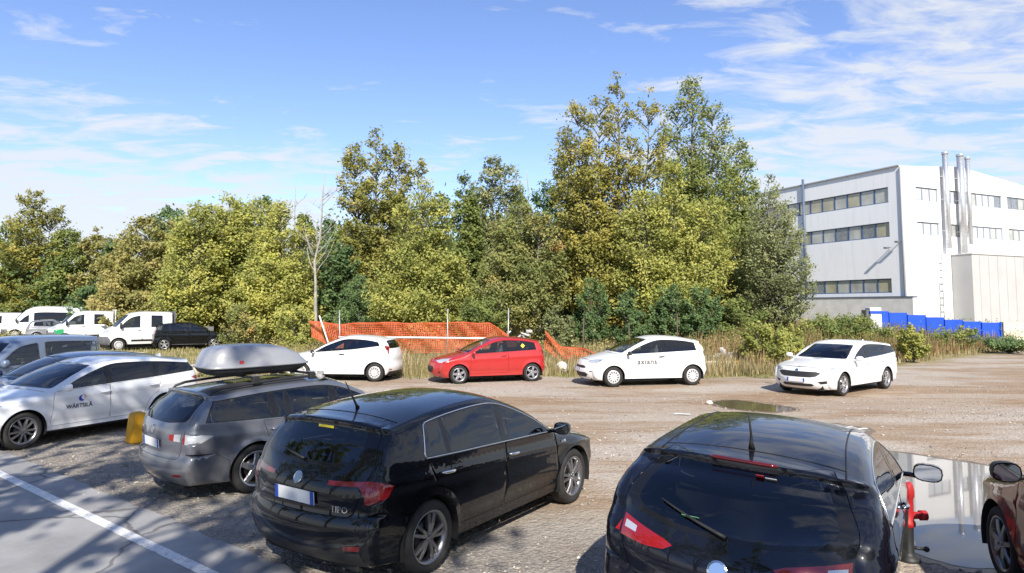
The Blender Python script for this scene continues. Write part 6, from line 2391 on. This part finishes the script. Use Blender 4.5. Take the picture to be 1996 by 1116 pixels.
def cab_truck(name, label, pos, heading, green=False, bed=True):
    L = 3.75
    sp = dict(W=2.05, h=.09, paint=P_WHITE, wheel=('cap', .34), rim=M_RIMWHITE, axles=(.92, -3.1 if bed else -1.2), cowl=(1.18, 1.34), ws_top=(.42, 2.06), zmid=.8,
              keys=profile(L, 2.22, nose=.92, hood=(1.10, 1.26), cowl=(1.18, 1.34), ws_top=(.42, 2.06), peak=-.4, rear_roof=(-1.845, 2.17), win_base=(-1.86, 1.4), tail=1.0, bump_r=.6, low=.34, notch=.01, tail_b=.03, rw_b=.02, roof_b=.06, r_end=.12, r_roof=.12, nose_b=.30),
              belt=[(1.3, 1.26), (.4, 1.28), (-1.9, 1.30)], sill=.36, tumble=.10, tumble2=.08, creases=[], pr=0, arch=.42,
              glass=dict(m=.16, rear=[(-1.30, 2.2), (-1.30, 1.2)], pillars=[(-.42, .0, .55)], glass=[G_TINT, G_DARK], rad=.10, frame=P_WHITE, trim=.004),
              doors=[dict(x1=-.24, x2=.98, z0=.62), dict(x1=-1.35, x2=-.27, z0=.62)],
              faces=[('headlight', [(.56, 1.02), (.64, 1.16), (.98, 1.22), (.98, 1.0), (.72, .94)], M_CLEARLENS, False, True), ('grille', sym([(.34, .93), (.42, .86), (.36, .78)]), M_PLASTIC, False, False),
                     ('front_bumper', sym([(1.1, .82), (1.1, .2)]), M_GREYPL, False, False)],
              sides=[('headlight', [(2.4, 1.22), (1.62, 1.2), (1.50, 1.16), (1.60, 1.05), (2.4, 1.0)], M_CLEARLENS), ('front_bumper', [(2.4, .84), (1.45, .82), (1.32, .60), (1.30, .2), (2.4, .2)], M_GREYPL)] +
                    ([('stripe', [(2.4, 1.0), (1.5, .98), (1.0, 1.02), (.40, .98), (-.1, .70), (-.1, .5), (1.3, .5), (2.4, .84)], M_GREEN)] if green else []),
              sides2=[('side_moulding', [(-1.60, .66), (.30, .66), (.30, .50), (-1.60, .50)], M_PLASTIC, 0)], seat_x=.05, rear_seat_x=-1.0, hood_gap=False)
    v = car(name, label, 'truck', sp, GV)
    v.mirror(.86, 1.36, M_PLASTIC, (.12, .16, .36), out=.06)
    v.handle(-.10, 1.16, M_PLASTIC)
    v.handle(-1.18, 1.16, M_PLASTIC, parent='rear')
    if bed:
        b = MB()
        b.box((-3.0, 0, .82), (2.2, 2.0, .10))
        b.build('flatbed', M_GREYPL, v.root)
        for sg in (1, -1):
            MB().box((-3.0, sg * .98, 1.08), (2.2, .04, .40)).build('bed_side', P_SILVER if not green else P_WHITE, v.root)
        MB().box((-4.08, 0, 1.08), (.04, 1.96, .40)).build('tailboard', P_SILVER, v.root)
        MB().box((-1.95, 0, 1.55), (.05, 1.9, 1.32 if not green else 1.5)).build('headboard', M_GREYPL if not green else P_WHITE, v.root)
        MB().box((-2.6, 0, .60), (3.2, .9, .22)).build('chassis', M_UNDER, v.root)
    v.place(pos=pos, heading=heading)
    return v


def pxpos(px, D):
    return ((px - IW / 2) / FPX * D, D)


cab_truck('crew_cab_truck', 'white crew-cab truck with grey bumper and plain white doors beside black crossover', pxpos(266, 39.2), math.atan2(-.62, -.80))
cab_truck('crew_cab_truck', 'white crew-cab truck with a green wave over its front wheel', pxpos(160, 45.5), math.atan2(-.62, -.80), green=True)


def panel_van(name, label, pos, heading, high=False):
    L, H = (5.4, 2.52) if high else (4.9, 2.0)
    k = H / 2.52
    f = L / 2
    sp = dict(W=2.05 if high else 1.9, h=.10, paint=P_WHITE, wheel=('cap', .34 if high else .31), rim=M_RIMWHITE, axles=(f - .95, -f + 1.1), cowl=(f - .72, 1.34 * (1 if high else .9)), ws_top=(f - 1.5, 2.18 if high else 1.84), zmid=.8,
              keys=profile(L, H, nose=.92 * (1 if high else .9), hood=(1.10 * (1 if high else .88), 1.26 * (1 if high else .9)), cowl=(f - .72, 1.34 * (1 if high else .9)), ws_top=(f - 1.5, 2.18 if high else 1.84), peak=.2, rear_roof=(-f + .03, H - .06), win_base=(-f + .02, 1.4), tail=1.0, bump_r=.6, low=.32, notch=.01, tail_b=.03, rw_b=.02, r_end=.12, r_roof=.12, nose_b=.30),
              belt=[(f, 1.24 * (1 if high else .9)), (-f, 1.30 * (1 if high else .9))], sill=.34, tumble=.10, tumble2=.08, creases=[], pr=0, arch=.41,
              glass=dict(m=.42 if high else .15, rear=[(-f + .4, 2.6), (-f + .4, 1.0)] if high else [(f - 1.95, 2.6), (f - 1.95, 1.0)], pillars=[(f - 1.95, 0, .3)] if high else [], glass=[G_DARK, G_DARK], rad=.10, frame=P_WHITE, trim=.004),
              doors=[dict(x1=f - 2.0, x2=f - .95, z0=.55)],
              faces=[('headlight', [(.56, .95), (.64, 1.08), (.98, 1.12), (.98, .92), (.72, .88)], M_CLEARLENS, False, True), ('grille', sym([(.34, .86), (.42, .80), (.36, .72)]), M_PLASTIC, False, False), ('front_bumper', sym([(1.1, .74), (1.1, .2)]), M_GREYPL, False, False)],
              sides=[('front_bumper', [(f + .3, .76), (f - .45, .74), (f - .52, .2), (f + .3, .2)], M_GREYPL)], hood_gap=False, rear_seats=high, ws_glass=G_TINT)
    v = car(name, label, 'van', sp, GV)
    v.mirror(f - 1.0, 1.34 * (1 if high else .9), M_PLASTIC, (.12, .16, .3), out=.05)
    v.place(pos=pos, heading=heading)
    return v


panel_van('minibus', 'white high-roof minibus with a long band of dark side windows', pxpos(88, 54), math.atan2(-.55, -.83), True)
panel_van('panel_van', 'low white panel van next to the minibus', pxpos(24, 55), math.atan2(-.55, -.83))
panel_van('panel_van', 'white van at the far end of the row by the wood', pxpos(-22, 58), math.atan2(-.55, -.83))


def field_car(name, label, paint, pos=None, heading=None, px=None, side=1, H=1.48, L=4.1, cat='car', rear_lamps=True, plate_rear=False, rim=M_RIM):
    dz = H - 1.48
    f = L / 2
    sp = dict(W=1.76, h=.085, paint=paint, wheel=('five', .32), rim=rim, axles=(f - .85, -f + .72), cowl=(f - 1.05, 1.0 + dz * .7), ws_top=(f - 1.85, 1.40 + dz),
              keys=profile(L, H, nose=.62 + dz * .4, hood=(.78 + dz * .6, .94 + dz * .6), cowl=(f - 1.05, 1.0 + dz * .7), ws_top=(f - 1.85, 1.40 + dz), peak=-.3, rear_roof=(-f + .34, 1.37 + dz), win_base=(-f + .15, 1.06 + dz * .6), tail=.95, bump_r=.58 + dz * .4),
              belt=[(f - .8, .93 + dz * .7), (-f, 1.05 + dz * .7)], sill=.26 + dz * .3,
              glass=dict(m=.06, rear=[(-f + .62, 1.6), (-f + .48, 1.0)], pillars=[(f - 2.12, .03, .10), (-f + .98, -.05, .08)], glass=[G_TINT, G_TINT, G_DARK], rad=.05),
              doors=[dict(x1=f - 2.14, x2=f - 1.1, z0=.36), dict(x1=-f + .85, x2=f - 2.16, z0=.36, arch=-f + .72)],
              rear_glass=sym([(.52, 1.31 + dz), (.58, 1.2 + dz), (.62, 1.10 + dz * .6)]), ws_glass=G_TINT,
              faces=[('tail_light', [(.52, .98 + dz * .6), (.98, 1.0 + dz * .6), (.98, .84 + dz * .6), (.58, .86 + dz * .6)], M_REDLENS, True, True), ('headlight', [(.46, .72), (.6, .80), (.98, .84), (.98, .72), (.66, .68)], M_CLEARLENS, False, True),
                     ('grille', sym([(.40, .62), (.46, .56), (.40, .46)]), M_PLASTIC, False, False), ('lower_trim', [(1, .40), (1, .1), (-1, .1), (-1, .40)], M_PLASTIC, True, False)],
              sides=[('tail_light', [(-f - .2, 1.0 + dz * .6), (-f + .24, .99 + dz * .6), (-f + .24, .87 + dz * .6), (-f - .2, .84 + dz * .6)], M_REDLENS), ('headlight', [(f + .2, .84), (f - .4, .84), (f - .5, .80), (f + .2, .7)], M_CLEARLENS)],
              sides2=[('sill_trim', [(-f + 1.0, .34), (f - 1.1, .34), (f - 1.1, .1), (-f + 1.0, .1)], M_PLASTIC, 0)])
    v = car(name, label, cat, sp, GV)
    v.mirror(f - 1.22, .95 + dz * .7, paint, (.1, .18, .13))
    if plate_rear: v.plate(.80 + dz * .3, True)
    if px: v.place(px[0], px[1], side=side)
    else: v.place(pos=pos, heading=heading)
    return v


field_car('crossover_car', 'black crossover with white rear plate standing against the yellow-green poplars', P_BLACK, pos=pxpos(376, 39.8), heading=math.atan2(.42, .90), H=1.62, L=4.17, plate_rear=True)
field_car('grey_hatchback', 'dark grey hatchback tucked behind the plain white crew-cab truck', P_SILVER, pos=pxpos(222, 47), heading=math.atan2(-.62, -.80))
field_car('silver_hatchback', 'silver hatchback with red tail lamp between minibus and green-waved truck', P_SILVER, pos=pxpos(113, 50), heading=math.atan2(.55, .83), H=1.55, L=3.7, plate_rear=True)


# ------------------------------------------------------------------ netting, posts and small things
M_ORANGE = pmat('orange_net', (.52, .090, .025), .6, noise=.2, nscale=3)
M_POST = pmat('galvanised_post', (.42, .42, .41), .5, .5, noise=.2)
M_WHITEPAINT = pmat('white_paint_old', (.70, .69, .66), .6, noise=.12, nscale=4)


def netting(name, label, line, tops, bottoms, posts, seed, cell=.075, cat='fence', pm=None):
    """plastic barrier mesh: strands hung along a wavering line on thin posts"""
    rs = np.random.default_rng(seed)
    root = tag(empty(name, (line[0][0], line[0][1], 0)), label, cat)
    P = np.array(line, float)
    s = np.concatenate([[0], np.cumsum(np.hypot(*np.diff(P, axis=0).T))])
    n = max(8, int(s[-1] / cell))
    t = np.linspace(0, s[-1], n)
    X = np.interp(t, s, P[:, 0]); Y = np.interp(t, s, P[:, 1])
    top = np.interp(t, s, tops); bot = np.interp(t, s, bottoms)
    ph = rs.uniform(0, 6.28, 6)
    top = top + .025 * np.sin(t * 1.7 + ph[0]) + .015 * np.sin(t * 4.1 + ph[1])
    mrows = max(4, int(np.max(top - bot) / cell))
    V = np.zeros((mrows, n, 3))
    for j in range(mrows):
        f = j / (mrows - 1)
        V[j, :, 0] = X + .04 * np.sin(t * 3.3 + f * 4 + ph[2]); V[j, :, 1] = Y + .07 * np.sin(t * 1.9 + f * 5 + ph[3]) + .05 * np.sin(t * 6 + f * 9 + ph[4])
        V[j, :, 2] = bot + (top - bot) * f
    V -= np.array([line[0][0], line[0][1], 0])
    w = .013
    vs, fs = [], []
    def strip(a, b, off):
        o = sum(len(v) for v in vs)
        k = len(a)
        vs.append(np.concatenate([a - off, a + off]))
        i = np.arange(k - 1)
        fs.append(o + np.stack([i, i + 1, k + i + 1, k + i], 1))
    for j in range(mrows):
        ww = .03 if j in (0, mrows - 1) else w
        strip(V[j], None, np.array([0, 0, ww]))
    for i in range(0, n):
        a = V[:, i]
        strip(a, None, np.array([w, .004, 0]))
    me = mesh_np('netting', np.concatenate(vs), np.concatenate(fs))
    link('netting', me, M_ORANGE, root)
    for (px, D, z1, lean) in posts:
        x = (px - IW / 2) / FPX * D
        b = Vector((x - line[0][0], D - line[0][1], float(gz(x, D)) - .1))
        MB().tube([b, b + Vector((lean, 0, z1 + .1))], .028, 8).build('post', pm or M_POST, root)
    return root


def wx(px, D): return (px - IW / 2) / FPX * D


netting('safety_netting', 'long orange safety netting hung on grey posts behind the white pole', [(wx(608, 29.6), 29.6), (wx(668, 29.6), 29.6), (wx(780, 29.8), 29.8), (wx(872, 29.6), 29.6), (wx(955, 29.4), 29.4), (wx(1010, 29.0), 29.0)],
        [1.85, 1.72, 1.78, 1.76, 1.78, .95], [1.2, .55, .45, .50, .45, .70], [(666, 29.5, 2.25, -.08), (873, 29.5, 2.30, 0), (990, 29.3, 2.35, .03)], 1)
netting('safety_netting', 'orange netting slumped into a heap beside the white sphere', [(wx(1062, 27.5), 27.5), (wx(1095, 27.4), 27.4), (wx(1140, 27.0), 27.0), (wx(1192, 26.6), 26.6)], [1.45, .85, .80, .40], [.85, .22, .20, .15], [(1135, 28.2, 2.0, .05), (1225, 28.0, 1.8, 0), (1318, 28.4, 2.1, .02)], 2, pm=pmat('rusty_post', (.10, .07, .05), .8, noise=.3))
netting('safety_netting', 'distant orange netting behind the plain white truck', [(wx(195, 49), 49), (wx(260, 48), 48), (wx(345, 47), 47)], [1.95, 1.9, 1.6], [.6, .6, .5], [(208, 49, 2.0, 0), (330, 47, 2.0, 0)], 3, .11)


def white_pole():
    a, c = (wx(662, 28.4), 28.4), (wx(956, 28.2), 28.2)
    root = tag(empty('barrier_pole', (a[0], a[1], 0)), 'long white pole lying level in front of the orange netting', 'barrier')
    L = c[0] - a[0]
    MB().tube([(0, 0, 1.20), (L * .5, -.05, 1.19), (L, c[1] - a[1], 1.16)], .042, 10).build('pole', M_WHITEPAINT, root)
    for u in (.06, .94):
        MB().tube([(L * u, -.1 * u, -.05), (L * u, -.1 * u, 1.16)], .035, 8).build('stand', M_POST, root)
    b = at(624, 617, 28.8)
    o = tag(empty('fallen_stake', (b.x + .7, b.y, float(gz(b.x, b.y)))), 'white wooden stake leaning over the torn end of the netting', 'stake')
    MB().tube([(0, 0, -.05), (-.75, .05, b.z)], .035, 6).build('shaft', M_WHITEPAINT, o)


white_pole()


def sphere_bollard(px, py, mat, label, band=True):
    p = ground(px, py)
    root = tag(empty('sphere_bollard', p), label, 'bollard')
    r = .24
    m = MB().ball((0, 0, r * .9), r, 28, 18)
    m.build('ball', mat, root)
    MB().lathe([(.16, -.03), (.16, .04), (.10, .05)], 20, 'z').build('foot', M_POST, root)
    if band:
        for k in range(12):
            a = 2 * math.pi * (k + .5) / 12
            zz = r * .9 - .035
            rr = math.sqrt(r * r - .035 ** 2)
            s = MB().box((0, 0, 0), (.055, .012, .04), bev=.004).build('slot', M_PLASTIC, root)
            s.location = (rr * math.cos(a), rr * math.sin(a), zz)
            s.rotation_euler = (0, 0, a + math.pi / 2)


sphere_bollard(1095, 728, pmat('concrete_white', (.68, .67, .64), .75, noise=.12, bump=.3), 'white concrete sphere with a row of dark slots beside the red hatchback')
sphere_bollard(377, 735, pmat('concrete_cream', (.62, .52, .33), .8, noise=.15, bump=.3), 'cream concrete sphere between the logo estate and the grey estate', False)


def yellow_block():
    p = ground(268, 862)
    root = tag(empty('barrier_block', p, R(48)), 'yellow plastic barrier block beside the grey estate', 'barrier')
    m = MB()
    poly = [(-.17, 0), (.17, 0), (.16, .10), (.12, .50), (.10, .55), (-.10, .55), (-.12, .50), (-.16, .10)]
    m.prism(poly, -.17, .17, 'y')
    bm = bmesh.new(); me = m.mesh('block'); bm.from_mesh(me)
    bmesh.ops.bevel(bm, geom=list(bm.edges), offset=.03, segments=3, affect='EDGES'); bm.to_mesh(me); bm.free()
    link('block', me, pmat('yellow_plastic', (.72, .36, .015), .5, noise=.15, nscale=5), root)
    MB().lathe([(.001, .562), (.05, .562), (.055, .545)], 14, 'z').build('filler_cap', pmat('yellow_cap', (.60, .28, .01), .5), root)


yellow_block()


def kerb_block():
    p = ground(1408, 722)
    root = tag(empty('kerb_barrier', p, R(8)), 'long white concrete barrier with an orange-yellow painted end in the weeds', 'barrier')
    w = pmat('kerb_white', (.66, .60, .45), .8, noise=.25, nscale=3, bump=.3)
    o = pmat('kerb_orange', (.66, .34, .06), .8, noise=.4, nscale=7, bump=.3)
    MB().box((-.25, 0, .19), (1.15, .26, .38), bev=.03).build('block', w, root)
    MB().box((.62, 0, .185), (.58, .265, .37), bev=.03).build('painted_end', o, root)


kerb_block()


def hydrant():
    p = ground(1771, 1091)
    root = tag(empty('fire_hydrant', p), 'red pillar hydrant with side outlets standing by the large puddle', 'hydrant')
    red = pmat('hydrant_red', (.40, .02, .022), .45, noise=.15)
    MB().lathe([(.001, -.02), (.11, -.02), (.11, .03), (.07, .05), (.055, .08), (.055, .33)], 20, 'z').build('base', M_PLASTIC, root)
    b = MB().lathe([(.055, .32), (.076, .34), (.076, .37), (.062, .39), (.062, .60), (.074, .62), (.074, .68), (.066, .73), (.045, .76), (.001, .77)], 22, 'z').build('body', red, root)
    for a in (0, math.pi * .55):
        c, s = math.cos(a), math.sin(a)
        MB().tube([(.05 * c, .05 * s, .43), (.15 * c, .15 * s, .43)], .035, 12).build('outlet', red, root)
        MB().tube([(.13 * c, .13 * s, .43), (.19 * c, .19 * s, .43)], .05, 10).build('outlet_cap', red, root)
    MB().tube([(.05, 0, .12), (.15, -.02, .11)], .016, 8).build('drain_cock', M_PLASTIC, root)
    MB().ball((.17, -.02, .11), .028, 10, 8).build('drain_knob', M_PLASTIC, root)


hydrant()


def rubble():
    rs = np.random.default_rng(8)
    p = ground(1402, 716)
    D = 27.5
    x0 = wx(1402, D)
    root = tag(empty('rubble_heap', (x0, D, float(gz(x0, D)))), 'pale grey heap of broken concrete in front of the dark bush', 'rubble')
    m = [pmat('rubble_pale', (.46, .44, .41), .9, noise=.2, bump=.5), pmat('rubble_grey', (.33, .31, .29), .9, noise=.2, bump=.5)]
    for i in range(46):
        a, r_ = rs.uniform(0, 6.28), rs.uniform(0, 1) ** .6
        s = rs.uniform(.08, .24)
        bm = bmesh.new()
        bmesh.ops.create_icosphere(bm, subdivisions=1, radius=s)
        for v in bm.verts: v.co *= rs.uniform(.65, 1.15)
        me = bpy.data.meshes.new('chunk'); bm.to_mesh(me); bm.free()
        o = link('chunk', me, m[i % 2], root)
        o.location = (math.cos(a) * r_ * .95, math.sin(a) * r_ * .5, max(.05, (1 - r_) * .75) * rs.uniform(.5, 1))
        o.rotation_euler = tuple(rs.uniform(0, 3, 3)); o.scale = (1, .8, .6)
    root2 = tag(empty('rubble_heap', (wx(1008, 30.5), 30.5, float(gz(wx(1008, 30.5), 30.5)) + .5)), 'pale broken slabs in the undergrowth beyond the end of the netting', 'rubble')
    for i in range(14):
        o = MB().box((0, 0, 0), (rs.uniform(.2, .45), rs.uniform(.15, .3), rs.uniform(.05, .12)), bev=.015).build('slab', m[0], root2)
        o.location = (rs.uniform(-.6, .6), rs.uniform(-.3, .3), rs.uniform(.1, .8)); o.rotation_euler = tuple(rs.uniform(-.7, .7, 3))


rubble()


def litter(px, py, pts, label, name, mat, w=.05):
    p = ground(px, py)
    V, F = [], []
    for i, (x, y, z) in enumerate(pts):
        V += [(x, y - w, z), (x, y + w, z + .01)]
    F = [(2 * i, 2 * i + 2, 2 * i + 3, 2 * i + 1) for i in range(len(pts) - 1)]
    V2 = V + [(a, b, c - .006) for a, b, c in V]
    n = len(V)
    F2 = F + [tuple(k + n for k in f[::-1]) for f in F]
    me = bpy.data.meshes.new(name); me.from_pydata(V2, [], F2); me.update()
    o = link(name, me, mat); o.location = (p.x, p.y, .012)
    tag(o, label, 'litter')


M_FILM = pmat('white_plastic_film', (.72, .71, .68), .4)
litter(1668, 838, [(-.14, .12, .01), (-.05, .03, .06), (.02, -.06, .015), (.14, -.05, .03), (.26, .04, .01)], 'curled strip of white plastic beside a shallow puddle', 'plastic_strip', M_FILM, .028)
litter(1330, 809, [(-.18, .03, .01), (-.05, .0, .03), (.08, -.02, .015), (.18, -.01, .012)], 'flat white scrap of plastic on the pale gravel', 'plastic_scrap', M_FILM, .03)


def pale_stone(px, py, s, label):
    p = ground(px, py)
    bm = bmesh.new(); bmesh.ops.create_icosphere(bm, subdivisions=2, radius=s)
    rs = np.random.default_rng(int(px))
    for v in bm.verts:
        v.co *= rs.uniform(.8, 1.1); v.co.z *= .8
    me = bpy.data.meshes.new('stone'); bm.to_mesh(me); bm.free()
    o = link('stone', me, pmat('stone_pale', (.62, .59, .53), .9, noise=.15)); o.location = (p.x, p.y, s * .5)
    tag(o, label, 'stone')


pale_stone(1383, 788, .085, 'pale lone stone at the edge of the brown puddle')


def pebbles():
    """loose stones lying on the gravel, far too many to count"""
    rs = np.random.default_rng(31)
    n = 30000
    y = 4.2 + rs.uniform(0, 1, n) ** 1.35 * 18
    x = rs.uniform(-.86, .86, n) * y
    ok = (x * RN.x + y * RN.y > LINE + .55 + rs.normal(0, .12, n)) & (noise2(x, y * 2.4, .55, 12) + rs.normal(0, .3, n) > -.05)
    for q in PUDDLES:
        ok &= ~inpoly(np.stack([x, y], 1), q)
    x, y = x[ok], y[ok]
    n = len(x)
    s = rs.gamma(2.0, .005, n) + .006
    s = np.minimum(s, .035)
    O = np.array([(1, 0, 0), (0, 1, 0), (-1, 0, 0), (0, -1, 0), (.2, .1, 1), (-.1, 0, -.6)], float)
    F0 = np.array([(0, 1, 4), (1, 2, 4), (2, 3, 4), (3, 0, 4), (1, 0, 5), (2, 1, 5), (3, 2, 5), (0, 3, 5)])
    th = rs.uniform(0, 6.28, n)
    sh = rs.uniform(.6, 1.3, (n, 6, 3))
    L = O[None] * sh
    c, sn = np.cos(th)[:, None], np.sin(th)[:, None]
    LX = L[:, :, 0] * c - L[:, :, 1] * sn; LY = L[:, :, 0] * sn + L[:, :, 1] * c
    V = np.stack([x[:, None] + LX * s[:, None], y[:, None] + LY * s[:, None], L[:, :, 2] * s[:, None] * .65 + (s * .25)[:, None]], -1).reshape(-1, 3)
    F = (F0[None] + (np.arange(n) * 6)[:, None, None]).reshape(-1, 3)
    me = mesh_np('pebbles', V, F)
    a = me.attributes.new('tint', 'FLOAT', 'POINT')
    a.data.foreach_set('value', np.repeat(rs.uniform(0, 1, n), 6).astype(np.float32))
    k = shader('pebble_stone')
    q = k.n('ShaderNodeAttribute'); q.attribute_name = 'tint'
    k.l(k.ramp(q.outputs['Fac'], [(0, (.20, .17, .14)), (.5, (.34, .30, .25)), (.9, (.44, .40, .35)), (1, (.60, .57, .53))]), k.b.inputs['Base Color'])
    k.b.inputs['Roughness'].default_value = .9
    tag(link('loose_stones', me, k.m), 'loose crushed stones scattered over the lot', 'stones', kind='stuff')


pebbles()
